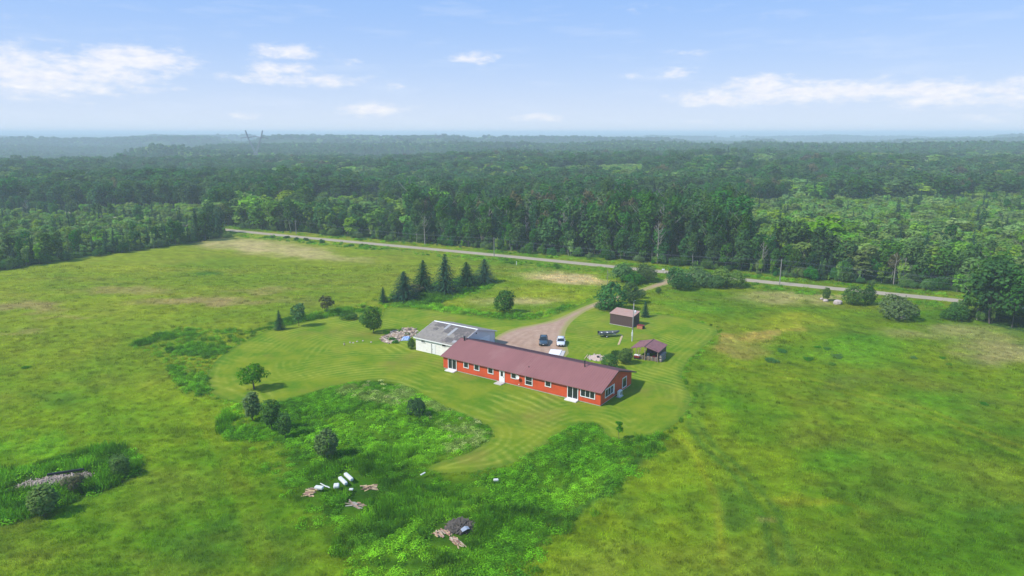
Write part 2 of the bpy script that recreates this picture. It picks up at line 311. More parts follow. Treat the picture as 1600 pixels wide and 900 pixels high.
# ------------------------------------------------------------------ ground sheet
def ground():
    rr = [0, 25]; 
    while rr[-1] < 15500: rr.append(rr[-1]*1.0088 if rr[-1] < 700 else rr[-1]*1.02)
    rr = np.array(rr[1:]); an = np.concatenate([np.linspace(-62, 62, 340), np.linspace(66, 294, 40)]); an = np.radians(an)
    Rr, A = np.meshgrid(rr, an, indexing='ij'); x = (Rr*np.sin(A)).ravel(); y = (Rr*np.cos(A)).ravel(); z = height(x, y)
    nr, na = Rr.shape; i, j = np.meshgrid(np.arange(nr-1), np.arange(na), indexing='ij'); j2 = (j+1) % na
    F = np.stack([(i*na+j), (i*na+j2), ((i+1)*na+j2), ((i+1)*na+j)], -1).reshape(-1, 4)[:, ::-1]
    V = np.stack([x, y, z], 1); c0 = len(V); V = np.vstack([V, [[0, 0, 0]]])
    k = np.arange(na); F = np.vstack([F, np.stack([np.full(na, c0), (k+1) % na, k, k], 1)])
    tri = F[-na:, :3]; F = F[:-na]
    m, t, b, o = newmat('meadow'); at = t.nodes.new('ShaderNodeAttribute'); at.attribute_name = 'tint'
    tc = t.nodes.new('ShaderNodeTexCoord'); P = tc.outputs['Object']
    n1 = noise(t, P, .9, 8, .75); n2 = noise(t, P, .22, 6, .7, (1, 1.6, 1)); n3 = noise(t, P, 4.5, 3, .7)
    hv = t.nodes.new('ShaderNodeHueSaturation'); t.links.new(at.outputs['Color'], hv.inputs['Color'])
    t.links.new(mth(t, 'ADD', mth(t, 'MULTIPLY_ADD', n1, 1.9, -.05), mth(t, 'MULTIPLY_ADD', n3, .9, -.15)), hv.inputs['Value']); t.links.new(mth(t, 'MULTIPLY_ADD', n2, .06, .47), hv.inputs['Hue'])
    t.links.new(hv.outputs[0], b.inputs['Base Color']); b.inputs['Roughness'].default_value = 1; b.inputs['Specular IOR Level'].default_value = .0
    bn = t.nodes.new('ShaderNodeBump'); bn.inputs['Strength'].default_value = .7; bn.inputs['Distance'].default_value = .35
    t.links.new(mth(t, 'ADD', n1, mth(t, 'MULTIPLY', n2, 1.5)), bn.inputs['Height']); t.links.new(bn.outputs[0], b.inputs['Normal'])
    me = fast_mesh('ground', V, F, [m]); 
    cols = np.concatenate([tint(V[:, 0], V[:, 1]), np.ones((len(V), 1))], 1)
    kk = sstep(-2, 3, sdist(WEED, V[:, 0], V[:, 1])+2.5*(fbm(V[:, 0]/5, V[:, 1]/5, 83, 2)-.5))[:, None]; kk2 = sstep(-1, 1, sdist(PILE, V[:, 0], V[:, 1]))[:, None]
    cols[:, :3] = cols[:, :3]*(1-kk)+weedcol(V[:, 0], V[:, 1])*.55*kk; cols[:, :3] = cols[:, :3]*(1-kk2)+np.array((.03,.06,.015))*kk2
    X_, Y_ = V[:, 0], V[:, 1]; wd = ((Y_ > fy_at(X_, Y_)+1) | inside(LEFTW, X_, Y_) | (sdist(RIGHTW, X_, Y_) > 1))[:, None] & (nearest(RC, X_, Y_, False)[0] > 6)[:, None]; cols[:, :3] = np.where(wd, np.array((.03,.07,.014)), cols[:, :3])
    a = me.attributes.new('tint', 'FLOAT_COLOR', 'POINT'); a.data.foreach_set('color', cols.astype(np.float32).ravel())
    me.polygons.foreach_set('use_smooth', np.ones(len(F), bool))
    tag(link('ground', me), kind='structure')
ground()
def sheet(name, P, z, step, m, clipneg=0):
    """flat sheet with a smooth outline; stores each vertex's distance from the edge"""
    x0, y0 = P.min(0)-step; x1, y1 = P.max(0)+step
    xs = np.arange(x0, x1+step, step); ys = np.arange(y0, y1+step, step); X, Y = np.meshgrid(xs, ys, indexing='ij'); x = X.ravel(); y = Y.ravel()
    ins = inside(P, x, y); dd, bx, by = nearest(P, x, y)
    nx, ny = X.shape; i, j = np.meshgrid(np.arange(nx-1), np.arange(ny-1), indexing='ij')
    F = np.stack([i*ny+j, (i+1)*ny+j, (i+1)*ny+j+1, i*ny+j+1], -1).reshape(-1, 4); F = F[ins[F].any(1)]
    x = np.where(ins, x, bx); y = np.where(ins, y, by); dd = np.where(ins, dd, 0)
    used = np.unique(F); mp = np.zeros(len(x), int); mp[used] = np.arange(len(used)); F = mp[F]
    V = np.stack([x[used], y[used], np.full(len(used), z)], 1)
    me = fast_mesh(name, V, F, [m]); a = me.attributes.new('edge', 'FLOAT', 'POINT')
    # fast_mesh's validate may drop collapsed faces, never vertices
    a.data.foreach_set('value', dd[used].astype(np.float32)); return tag(link(name, me), kind='structure')
def lawnmat():
    m, t, b, o = newmat('mown_grass'); tc = t.nodes.new('ShaderNodeTexCoord'); P = tc.outputs['Object']
    e = t.nodes.new('ShaderNodeAttribute'); e.attribute_name = 'edge'
    wob = noise(t, P, .045, 3, .5); n1 = noise(t, P, .16, 5, .65); n2 = noise(t, P, 1.6, 6, .75); n3 = noise(t, P, .035, 3, .6); fine = noise(t, P, .9, 5, .7)
    sp = t.nodes.new('ShaderNodeSeparateXYZ'); t.links.new(P, sp.inputs[0])
    ph = mth(t, 'ADD', mth(t, 'MULTIPLY', e.outputs['Fac'], 2*math.pi/1.35), mth(t, 'MULTIPLY', wob, 13.0))
    s = mth(t, 'MULTIPLY_ADD', mth(t, 'SINE', ph), .5, .5)
    q = mth(t, 'ADD', mth(t, 'ADD', mth(t, 'MULTIPLY', sp.outputs[0], 2.6), mth(t, 'MULTIPLY', sp.outputs[1], 3.4)), mth(t, 'MULTIPLY', wob, 30))
    q = mth(t, 'ADD', q, mth(t, 'MULTIPLY', e.outputs['Fac'], -1.1))
    s2 = mth(t, 'MULTIPLY_ADD', mth(t, 'SINE', q), .5, .5)
    k = mth(t, 'MULTIPLY_ADD', n3, 11, -5.1, clamp=True)
    st = mth(t, 'ADD', mth(t, 'MULTIPLY', s, mth(t, 'SUBTRACT', 1, k)), mth(t, 'MULTIPLY', s2, k))
    amp = mth(t, 'MULTIPLY_ADD', noise(t, P, .07, 4, .65), 5.5, -2.35, clamp=True)
    st = mth(t, 'MULTIPLY', mth(t, 'POWER', mth(t, 'MULTIPLY', st, mth(t, 'MULTIPLY_ADD', fine, 1.6, .2)), 1.8), mth(t, 'MULTIPLY_ADD', amp, .85, .04))
    base = mixc(t, mth(t, 'MULTIPLY_ADD', n1, 4.2, -1.6, clamp=True), (.082,.185,.006), (.20,.245,.014)); base = mixc(t, mth(t, 'MULTIPLY_ADD', noise(t, P, .075, 5, .6), 6, -3.2, clamp=True), base, (.20,.19,.03))
    c = mixc(t, mth(t, 'MULTIPLY', st, .55), base, (.40,.41,.07))
    c = mixc(t, mth(t, 'MULTIPLY_ADD', n2, 2.2, -.95, clamp=True), c, (.15,.21,.02))
    edge = mth(t, 'MULTIPLY', mth(t, 'SUBTRACT', mth(t, 'MULTIPLY', fine, 2.2), mth(t, 'MULTIPLY', e.outputs['Fac'], .8), clamp=True), .6); c = mixc(t, edge, c, (.06,.14,.012))
    t.links.new(c, b.inputs['Base Color']); b.inputs['Roughness'].default_value = 1; b.inputs['Specular IOR Level'].default_value = .0
    bn = t.nodes.new('ShaderNodeBump'); bn.inputs['Strength'].default_value = .5; bn.inputs['Distance'].default_value = .12
    t.links.new(noise(t, P, 2.2, 6, .8), bn.inputs['Height']); t.links.new(bn.outputs[0], b.inputs['Normal']); return m
sheet('lawn', LAWN, .004, .55, lawnmat())
def dirtmat(name, c1, c2, grass, fade, gs):
    m, t, b, o = newmat(name); tc = t.nodes.new('ShaderNodeTexCoord'); P = tc.outputs['Object']
    e = t.nodes.new('ShaderNodeAttribute'); e.attribute_name = 'edge'; n1 = noise(t, P, .35, 7, .75); n2 = noise(t, P, 3, 5, .8); n3 = noise(t, P, .12, 4, .6)
    c = mixc(t, mth(t, 'MULTIPLY_ADD', n1, 3, -1, clamp=True), c1, c2); c = mixc(t, mth(t, 'MULTIPLY_ADD', n2, 1.6, -.5, clamp=True), c, tuple(v*.72 for v in c1))
    ru = mth(t, 'MULTIPLY', mth(t, 'MULTIPLY_ADD', mth(t, 'SINE', mth(t, 'MULTIPLY', e.outputs['Fac'], 3.7)), .5, .5), mth(t, 'MULTIPLY_ADD', n3, 2.4, -.7, clamp=True)); c = mixc(t, mth(t, 'MULTIPLY', ru, .45), c, tuple(v*.62 for v in c1))
    k = mth(t, 'SUBTRACT', mth(t, 'ADD', mth(t, 'MULTIPLY', mth(t, 'ADD', n1, n3), gs), .0), mth(t, 'MULTIPLY', e.outputs['Fac'], fade), clamp=True)
    c = mixc(t, mth(t, 'MULTIPLY', k, 1.6, clamp=True), c, grass)
    t.links.new(c, b.inputs['Base Color']); b.inputs['Roughness'].default_value = .95; b.inputs['Specular IOR Level'].default_value = .1
    bn = t.nodes.new('ShaderNodeBump'); bn.inputs['Strength'].default_value = .4; bn.inputs['Distance'].default_value = .05
    t.links.new(n2, bn.inputs['Height']); t.links.new(bn.outputs[0], b.inputs['Normal']); return m
sheet('driveway', DRIVE, .009, .45, dirtmat('driveway_gravel', (.385,.238,.158), (.53,.375,.27), (.28,.26,.08), .55, .95))
sheet('road', ROAD, .014, .8, dirtmat('road_gravel', (.38,.32,.225), (.48,.41,.30), (.18,.20,.06), 1.2, .5))
# ------------------------------------------------------------------ foliage shapes
def quads(P, Nn, S, asp=1.0, r=rng):
    """leaf quads at P facing Nn with half sizes S"""
    n = len(P); Nn = Nn/np.linalg.norm(Nn, axis=1)[:, None]; t = r.normal(size=(n, 3)); u = np.cross(Nn, t); u /= np.linalg.norm(u, axis=1)[:, None]+1e-9; v = np.cross(Nn, u)
    u = u*S[:, None]; v = v*S[:, None]*asp
    V = np.stack([P-u*.9-v*.35, P-v*.75+u*.25, P+u*.95+v*.2, P+v*.8-u*.2], 1).reshape(-1, 3); F = np.arange(4*n).reshape(n, 4); return V, F
def crown(lobes, n, size, up=.55, seed=1, skin=.30, bottom=-.55):
    r = np.random.default_rng(seed); L_ = np.array(lobes); wgt = (L_[:, 3]*L_[:, 4]*L_[:, 5])**(2/3); k = r.choice(len(L_), n, p=wgt/wgt.sum())
    d = r.normal(size=(n, 3)); d /= np.linalg.norm(d, axis=1)[:, None]; d[:, 2] = np.where(d[:, 2] < bottom, -d[:, 2], d[:, 2])
    rad = 1-skin*r.random(n)**1.5+.10*r.normal(size=n)*.6; Lk = L_[k]; P = Lk[:, :3]+d*Lk[:, 3:6]*rad[:, None]
    P = P*(1+.10*np.sin(P[:, :1]*3.1+seed)*np.sin(P[:, 1:2]*2.7)*np.sin(P[:, 2:3]*3.3)); keep = np.ones(n, bool)
    for q in L_:   # leaves buried deep inside another lobe are dropped
        e = ((P-q[:3])/q[3:6]); keep &= ~((e**2).sum(1) < .35)
    P = P[keep]; d = d[keep]; k = k[keep]; m = len(P)
    Nn = d+r.normal(size=(m, 3))*.55; Nn[:, 2] += up
    V, F = quads(P, Nn, size*(.6+.8*r.random(m)), .8, r); lob = r.random(len(L_))
    tone = np.clip(.5*lob[k]+.5*r.random(m), 0, 1); return V, F, tone
def lobeset(seed, n, w, zc, hh, spread=.6, lr=.45):
    r = np.random.default_rng(seed); out = []
    for i in range(n):
        a = r.random()*6.283; q = math.sqrt(r.random())*spread*w; z = zc+(r.random()*2-1)*hh*.62; fall = 1-.35*abs(z-zc)/hh-(.25 if z > zc else 0)*abs(z-zc)/hh
        s = w*lr*(.75+.5*r.random()); out.append((q*math.cos(a)*fall, q*math.sin(a)*fall, z, s, s, s*(.7+.35*r.random())))
    return out
def trunkmb(h, r0, seed, limbs=5, lean=.03, top=.75):
    r = random.Random(seed); mb = MB(); pts = [(0, 0, 0)]; 
    for i in range(1, 6): pts.append((pts[-1][0]+r.uniform(-1, 1)*h*lean, pts[-1][1]+r.uniform(-1, 1)*h*lean, h*top*i/5))
    mb.tube(pts, [r0*(1-.15*i) for i in range(6)], 6)
    for i in range(limbs):
        z = h*(.3+.45*r.random()); a = r.random()*6.28; l = h*(.15+.15*r.random()); j = int(z/(h*top)*5); p = pts[min(j, 5)]
        mb.tube([(p[0], p[1], z), (p[0]+math.cos(a)*l*.5, p[1]+math.sin(a)*l*.5, z+l*.45), (p[0]+math.cos(a)*l*.9, p[1]+math.sin(a)*l*.9, z+l*.95)], [r0*.42, r0*.28, r0*.1], 4)
    return mb
def spruce_arr(h, w, levels, per, size, seed):
    r = np.random.default_rng(seed); P = []; Nn = []; S = []
    for i in range(levels):
        f = (i+.5)/levels; z = h*(.04+.96*f); rad = w*((1-f)**.75)*(.86+.28*r.random())+.04*w; nb = max(4, int(per*(1-f*.6)))
        for b in range(nb):
            a = 6.283*(b+r.random()*.8)/nb+i; rb = rad*(.75+.4*r.random())
            m = max(2, int(rb/size*1.3))
            for q in range(m):
                t = (q+.6)/m; P.append((math.cos(a)*rb*t, math.sin(a)*rb*t, z-.28*rb*t*t+r.normal()*.03*h/levels)); Nn.append((math.cos(a)*.6+r.normal()*.3, math.sin(a)*.6+r.normal()*.3, .9+r.normal()*.25)); S.append(size*(1.15-.5*t)*(.8+.4*r.random()))
    V, F = quads(np.array(P), np.array(Nn), np.array(S), .6, r); return V, F, r.random(len(F))
def mbarr(mb):   # MB -> arrays of quads (tube caps dropped)
    F = np.array([f for f in mb.f if len(f) == 4]); return np.array(mb.v), F
class Plant:
    """a kind of plant: shared crown and trunk meshes, plus a joined one for scattering"""
    def __init__(s, kind, leaf, bark, Vc, Fc, tone, mb, h):
        s.kind = kind; s.h = h
        s.crown = fast_mesh('crown', Vc, Fc, [leaf], tone)
        Vt, Ft = mbarr(mb); s.trunk = fast_mesh('trunk', Vt, Ft, [bark], None)
        s.joined = fast_mesh(kind, np.vstack([Vc, Vt]), np.vstack([Fc, Ft+len(Vc)]), [leaf, bark], np.concatenate([tone, np.zeros(len(Ft))]), np.concatenate([np.zeros(len(Fc)), np.ones(len(Ft))]))
def place(pl, x, y, h, name, label, cat, group=None, wr=1.0, rz=None, parts=('crown', 'trunk')):
    s = h/pl.h; t = thing(name, label, cat, (x, y, float(height(np.array([x]), np.array([y]))[0])-.03), rnd.random()*6.28 if rz is None else rz, group); t.scale = (s*wr, s*wr, s)
    link(parts[0], pl.crown, t); link(parts[1], pl.trunk, t); return t
def mk_tree(kind, leaf, h, w, seed, n=1500, size=.42, low=.25, nl=12, bark='bark', lr=.42, hh=None, limbs=5, r0=.16, spread=.6):
    zc = h*(low+1)/2; lo = lobeset(seed, nl, w, zc, h*(1-low)/2, spread, lr)
    V, F, t = crown(lo, n, size, seed=seed); zs = h/np.max(V[:, 2]); V[:, 2] *= zs
    return Plant(kind, M[leaf], M[bark], V, F, t, trunkmb(h, r0, seed, limbs), h)
ASP = [mk_tree('aspen', 'aspen', 20, 3.0, 11+i, 1700, .40, .28, 17, 'palebark', .46, r0=.17) for i in range(3)]
ASPL = [mk_tree('aspen', 'aspen', 16, 3.2, 41+i, 1500, .40, .10, 16, 'palebark', .46, r0=.15) for i in range(2)]
OAK = [mk_tree('broadleaf', 'oak', 14, 4.2, 21+i, 1900, .42, .10, 18, 'bark', .42) for i in range(3)]
YNG = [mk_tree('young', 'young', 8, 1.9, 31+i, 900, .30, .06, 10, 'palebark', .5, r0=.07) for i in range(3)]
RUS = [mk_tree('browning', 'rust', 15, 2.8, 61, 1000, .38, .3, 12, 'palebark', .45)]
def mk_spruce(h, w, lv, per, size, seed): 
    V, F, t = spruce_arr(h, w, lv, per, size, seed); return Plant('spruce', M['needle'], M['bark'], V, F, t, MB().tube([(0,0,0),(0,0,h*.5),(0,0,h*.97)], [.16,.1,.02], 6), h)
SPR = [mk_spruce(14, 2.6, 26, 13, .42, 5), mk_spruce(14, 2.0, 24, 12, .42, 6)]
SPN = [mk_spruce(10, 2.75, 30, 17, .26, 7), mk_spruce(10, 2.5, 30, 17, .26, 8)]
def dead_mb(h, seed, nb=14):
    r = random.Random(seed); mb = MB(); mb.tube([(0,0,0),(r.uniform(-.2,.2),0,h*.5),(r.uniform(-.4,.4),.2,h)], [.24,.17,.05], 6)
    for i in range(nb):
        z = h*(.35+.6*r.random()); a = r.random()*6.28; l = h*.16*(1.25-z/h)*2*(.5+r.random()*.6)
        p2 = (math.cos(a)*l*.6, math.sin(a)*l*.6, z+l*.5); mb.tube([(0, .1, z), p2, (math.cos(a)*l*.9, math.sin(a)*l*.9, z+l*1.1)], [.085,.06,.02], 4)
        mb.tube([p2, (p2[0]+math.cos(a+1)*l*.3, p2[1]+math.sin(a+1)*l*.3, p2[2]+l*.4)], [.05,.015], 4)
    return mb
DEADM = [dead_mb(14, 3), dead_mb(14, 9, 18)]
# ------------------------------------------------------------------ scattering
PROTO = {}
def scatter(name, protos, X, Y, idx, scl, rot, tintc=None, zoff=0, tilt=None, **tags):
    """protos: list of meshes; one object whose points carry instances"""
    col = bpy.data.collections.new(name+'_kinds')
    for i, me in enumerate(protos): col.objects.link(bpy.data.objects.new('%s_kind_%s' % (name, chr(97+i)), me))
    me = bpy.data.meshes.new(name); n = len(X); me.vertices.add(n); Z = height(X, Y)+zoff
    me.vertices.foreach_set('co', np.stack([X, Y, Z], 1).astype(np.float32).ravel())
    a = me.attributes.new('idx', 'INT', 'POINT'); a.data.foreach_set('value', idx.astype(np.int32))
    a = me.attributes.new('rot', 'FLOAT_VECTOR', 'POINT'); rv = np.zeros((n, 3)); rv[:, 2] = rot
    a.data.foreach_set('vector', rv.astype(np.float32).ravel())
    a = me.attributes.new('scl', 'FLOAT_VECTOR', 'POINT'); a.data.foreach_set('vector', scl.astype(np.float32).ravel())
    if tintc is not None:
        a = me.attributes.new('tint', 'FLOAT_COLOR', 'POINT'); a.data.foreach_set('color', np.concatenate([tintc, np.ones((n, 1))], 1).astype(np.float32).ravel())
    o = link(name, me); tag(o, kind='stuff', **tags)
    g = bpy.data.node_groups.new(name+'_scatter', 'GeometryNodeTree'); g.interface.new_socket('Geometry', in_out='INPUT', socket_type='NodeSocketGeometry'); g.interface.new_socket('Geometry', in_out='OUTPUT', socket_type='NodeSocketGeometry')
    gi = g.nodes.new('NodeGroupInput'); go = g.nodes.new('NodeGroupOutput'); ip = g.nodes.new('GeometryNodeInstanceOnPoints'); ci = g.nodes.new('GeometryNodeCollectionInfo')
    ci.inputs['Collection'].default_value = col; ci.inputs['Separate Children'].default_value = True; ci.inputs['Reset Children'].default_value = True
    def na(nm, ty):
        q = g.nodes.new('GeometryNodeInputNamedAttribute'); q.data_type = ty; q.inputs[0].default_value = nm; return q.outputs[0]
    e2r = g.nodes.new('FunctionNodeEulerToRotation'); g.links.new(na('rot', 'FLOAT_VECTOR'), e2r.inputs[0])
    g.links.new(gi.outputs[0], ip.inputs['Points']); g.links.new(ci.outputs[0], ip.inputs['Instance']); ip.inputs['Pick Instance'].default_value = True
    g.links.new(na('idx', 'INT'), ip.inputs['Instance Index']); g.links.new(e2r.outputs[0], ip.inputs['Rotation']); g.links.new(na('scl', 'FLOAT_VECTOR'), ip.inputs['Scale'])
    g.links.new(ip.outputs[0], go.inputs[0]); md = o.modifiers.new('scatter', 'NODES'); md.node_group = g; return o
def jgrid(x0, x1, y0, y1, s, seed):
    r = np.random.default_rng(seed); xs = np.arange(x0, x1, s); ys = np.arange(y0, y1, s); X, Y = np.meshgrid(xs, ys); X = X.ravel(); Y = Y.ravel()
    return X+(r.random(len(X))-.5)*s*1.1, Y+(r.random(len(X))-.5)*s*1.1
# --- forest: positions, heights and kinds
def pix(x, y):
    d = y*math.cos(PITCH)+CH*math.sin(PITCH); v = y*math.sin(PITCH)-CH*math.cos(PITCH); return 800+FPX*x/d, 450-FPX*v/d
def inview(x, y, m=1.0): return (np.abs(x) < y*(.75*m)+25)
def forest():
    A_ = [jgrid(-480, 480, 150, 430, 4.6, 3), jgrid(-900, 900, 430, 1080, 6.8, 4)]; X = np.concatenate([a[0] for a in A_]); Y = np.concatenate([a[1] for a in A_]); k = inview(X, Y, 1.15); X = X[k]; Y = Y[k]
    rd = nearest(RC, X, Y, False)[0]; left = inside(LEFTW, X, Y); right = inside(RIGHTW, X, Y)
    keep = ((Y > fy_at(X, Y)) | left | right) & (rd > 6.5); X = X[keep]; Y = Y[keep]; left = left[keep]; right = right[keep]; px, py = pix(X, Y); r = np.random.default_rng(4)
    n = len(X); e = Y-fy_at(X, Y); wob = (fbm(X/35, Y/35, 17, 3)-.5); ed = sdist(LEFTW, X, Y)
    u = r.random(n)
    # kind: 0-2 tall aspen, 3-4 aspen, 5-7 broadleaf, 8-10 young, 11 rust, 12-13 spruce
    bg_ = fbm(X/70, Y/45, 44, 3); kind = np.where(u < .22, r.integers(0, 3, n), np.where(u < .36, r.integers(3, 5, n), np.where(u < .93, r.integers(5, 8, n), np.where(u < .975, r.integers(12, 14, n), 11)))); yk = (bg_ > .55) & (u < .6); kind[yk] = r.integers(8, 11, yk.sum())
    hgt = 12+7*fbm(X/60, Y/60, 77, 3)+r.normal(size=n)*2.0+3*wob; hgt[yk] -= 3.5
    young = lambda m: (kind.__setitem__(m, np.where(u[m] < .93, r.integers(8, 11, m.sum()), np.where(u[m] < .985, 12, 3))), hgt.__setitem__(m, 6.6+3*wob[m]+r.normal(size=m.sum())*1.1+np.where(u[m] > .93, 4.5, 0)))
    # young stand behind the left wood
    m = left & (ed > 16+10*wob); young(m)
    m = left & (ed <= 9+8*wob); hgt[m] = 9.0+r.normal(size=m.sum())*1.2+4*sstep(265, 310, px[m]); kind[m] = np.where(u[m] < .45, r.integers(12, 14, m.sum()), np.where(u[m] < .7, r.integers(3, 5, m.sum()), r.integers(5, 8, m.sum())))
    m = ~right & (px < 336) & (py > 326+9*wob) & ~(left & (ed <= 9+8*wob)); young(m); hgt[m] *= .66
    # low mixed growth along the road on the left
    m = ~left & ~right & (px > 330) & (px < 640) & (py > 347+18*wob); hgt[m] = 9+r.normal(size=m.sum())*1.6+(px[m] < 520)*3*(e[m] < 30); kind[m] = np.where(u[m] < .35, r.integers(8, 11, m.sum()), np.where(u[m] < .7, r.integers(3, 5, m.sum()), r.integers(5, 8, m.sum())))
    m = (px > 480) & (px < 600) & (py > 318) & (py <= 345); young(m); hgt[m] *= .8
    # tall stand
    m = ~right & (px > 640) & (px < 1200) & (py > 358+20*wob); hgt[m] = 17.5+r.normal(size=m.sum())*2.4+2.0*sstep(860, 960, px[m]); m2 = m & (e < 7); hgt[m2] *= .62
    kind[m] = np.where(u[m] < .62, r.integers(0, 3, m.sum()), np.where(u[m] < .78, r.integers(5, 8, m.sum()), np.where(u[m] < .93, r.integers(12, 14, m.sum()), 11))); kind[m2] = np.where(u[m2] < .5, r.integers(3, 5, m2.sum()), r.integers(5, 8, m2.sum()))
    m = ~left & ~right & (px > 640) & (px < 820) & (py > 340) & (py < 362); hgt[m] = 12
    # young stand on the right
    m = ~left & ~right & (px > 1150+70*wob) & (py > 322+18*wob) & (e > 26+22*wob); young(m)
    m = ~left & ~right & (px > 900) & (px <= 1220) & (py > 325+18*wob) & (py < 357+20*wob); young(m)
    m = ~left & ~right & (px > 1180) & (e <= 26+22*wob); hgt[m] = 10.5+r.normal(size=m.sum())*2.0+3*sstep(1180, 1240, px[m])*(px[m] < 1290); hgt[m & (e < 6)] *= .7
    m = (py < 300) & (px > 850); yy = m & (fbm(X/90, Y/50, 99, 3) > .52); kind[yy] = r.integers(8, 11, yy.sum()); hgt[yy] = 9.5
    m = right; hgt[m] = 13+r.normal(size=m.sum())*2.4+3*(px[m] > 1500)*(px[m] < 1560); kind[m] = np.where(u[m] < .5, r.integers(3, 5, m.sum()), r.integers(5, 8, m.sum())); hgt[m & (u > .5)] -= 2
    # thin the older stands so that crowns do not merge
    old = hgt > 10.5; keep = ~old | (r.random(n) < .82); keep &= ~((kind >= 8) & (kind <= 10) & (r.random(n) < .05)); 
    hgt = np.maximum(hgt, 3)
    return X[keep], Y[keep], kind[keep], hgt[keep], left[keep], right[keep], px[keep], py[keep], e[keep]
KINDS = ASP+ASPL+OAK+YNG+RUS+SPR
FX, FY, FK, FH, FL_, FR_, FPx, FPy, FE = forest()
inf = (FPx > -30) & (FPx < 1630)
size = FH/np.hypot(FX, FY)*np.where(inf, 1, .2)
# how much a tree shows: the front row of a wood most
front = (FE < 12) | (FL_ & (sdist(LEFTW, FX, FY) < 14)) | FR_
score = size*np.where(front, 1.8, 1.0)
groups = {'leafy': (FK <= 7), 'young': (FK >= 8) & (FK <= 10), 'spruce': (FK >= 12), 'rust': FK == 11}
LAB = {'leafy': ('leafy_tree', 'tree'), 'young': ('young_tree', 'tree'), 'spruce': ('spruce_tree', 'spruce tree'), 'rust': ('browning_tree', 'tree')}
single = np.zeros(len(FX), bool)
for g, msk in groups.items():
    ii = np.nonzero(msk & inf & (FPy > 318))[0]; ii = ii[np.argsort(-score[ii])][:{'leafy': 290, 'young': 90, 'spruce': 60, 'rust': 12}[g]]; single[ii] = True
    for i in ii:
        where = 'in the wood edging the hay field on the left' if FL_[i] else 'in the clump before the road at the right edge' if FR_[i] else 'in the forest behind the gravel road'
        tall = 'tall' if FH[i] > 14 else 'mid height'
        desc = {'leafy': tall+' dark green leafy tree ', 'young': 'low light green young tree ', 'spruce': 'dark pointed spruce ', 'rust': 'thin leafy tree turning brown '}[g]+where
        pl = KINDS[FK[i]]; place(pl, FX[i], FY[i], FH[i], LAB[g][0], desc, LAB[g][1], desc.replace('tree', 'trees', 1) if g != 'spruce' else 'dark pointed spruces '+where, wr=rnd.uniform(.95, 1.3)*(1.6 if g == 'young' else 1))
r_ = ~single; n_ = r_.sum(); rr_ = np.random.default_rng(8)
hs = FH[r_]/np.array([k.h for k in KINDS])[FK[r_]]; wr_ = hs*rr_.uniform(.95, 1.35, n_)*np.where(FY[r_] > 430, 1.5, 1)*np.where((FK[r_] >= 8) & (FK[r_] <= 10), 1.65, 1)
scatter('forest', [k.joined for k in KINDS], FX[r_], FY[r_], FK[r_], np.stack([wr_, wr_, hs], 1), rr_.random(n_)*6.28, label='dense mixed forest of green trees stretching behind the road', cat='forest')
# --- far forest of simpler crowns
def far_kind(leaf, h, w, seed, n, size, spruce=False):
    if spruce: V, F, t = spruce_arr(h, w, 9, 6, size, seed)
    else:
        V, F, t = crown(lobeset(seed, 6, w, h*.58, h*.42, .5, .55), n, size, seed=seed); V[:, 2] *= h/V[:, 2].max()
    return fast_mesh('far_tree', V, F, [M[leaf]], t)
FARK = [far_kind('aspen', 15, 3.6, 1, 150, 1.1), far_kind('oak', 15, 4.4, 2, 170, 1.2), far_kind('oak', 15, 4.0, 3, 150, 1.2), far_kind('young', 15, 3.8, 4, 150, 1.1), far_kind('needle', 16, 2.6, 5, 0, 1.1, True), far_kind('aspen', 15, 4.6, 6, 180, 1.2)]
def farforest():
    A = [jgrid(-1900, 1900, 1080, 2100, 8.0, 5), jgrid(-4200, 4200, 2100, 4600, 15, 6)]
    X = np.concatenate([a[0] for a in A]); Y = np.concatenate([a[1] for a in A]); k = inview(X, Y, 1.12); k &= fbm(X/240, Y/160, 63, 3) > .34; X = X[k]; Y = Y[k]
    r = np.random.default_rng(9); n = len(X); u = r.random(n); q = fbm(X/160, Y/90, 87, 3)
    kind = np.where(q > .57, np.where(u < .75, 3, 0), np.where(u < .3, 0, np.where(u < .55, 1, np.where(u < .75, 2, np.where(u < .88, 5, 4)))))
    s = (.85+.4*fbm(X/120, Y/120, 14, 2)+r.normal(size=n)*.11)*np.where(kind == 3, .75, 1.); w_ = s*np.where(Y > 2100, 2.1, 1.15)
    scatter('distant_forest', FARK, X, Y, kind, np.stack([w_, w_, s], 1), r.random(n)*6.28, label='hazy blue green forest rolling away to the horizon', cat='forest')
farforest()
# ------------------------------------------------------------------ single trees and shrubs round the place
def mk_shrub(kind, leaf, h, w, seed, n, size, nl=9, low=.0, lr=.5, spread=.5, limbs=5, r0=.08, bottom=-.8, hk=1):
    lo = lobeset(seed, nl, w, h*.52, h*.42*hk, spread, lr)+([(0, 0, h*.5, w*.74, w*.74, h*.42)]*3 if kind in ('round_bush', 'upright_bush') else []); V, F, t = crown(lo, n, size, seed=seed, bottom=bottom); V[:, 2] -= min(0, np.percentile(V[:, 2], 1)); V[:, 2] *= h/V[:, 2].max()
    return Plant(kind, M[leaf], M['bark'], V, F, t, trunkmb(h, r0, seed, limbs, top=.7), h)
def P_(px, py, hpx, wpx, pl, name, label, cat, group=None, parts=('foliage', 'stem'), w0=None):
    x, y = G(px, py); k = ppm(x, y); dep = math.atan2(CH, y); h = hpx/k/math.cos(dep); w = wpx/k
    if w0 is None: w0 = np.ptp(np.array([v.co.x for v in pl.crown.vertices]))
    return place(pl, x, y, h, name, label, cat, group, wr=(w/w0)/(h/pl.h), parts=parts)
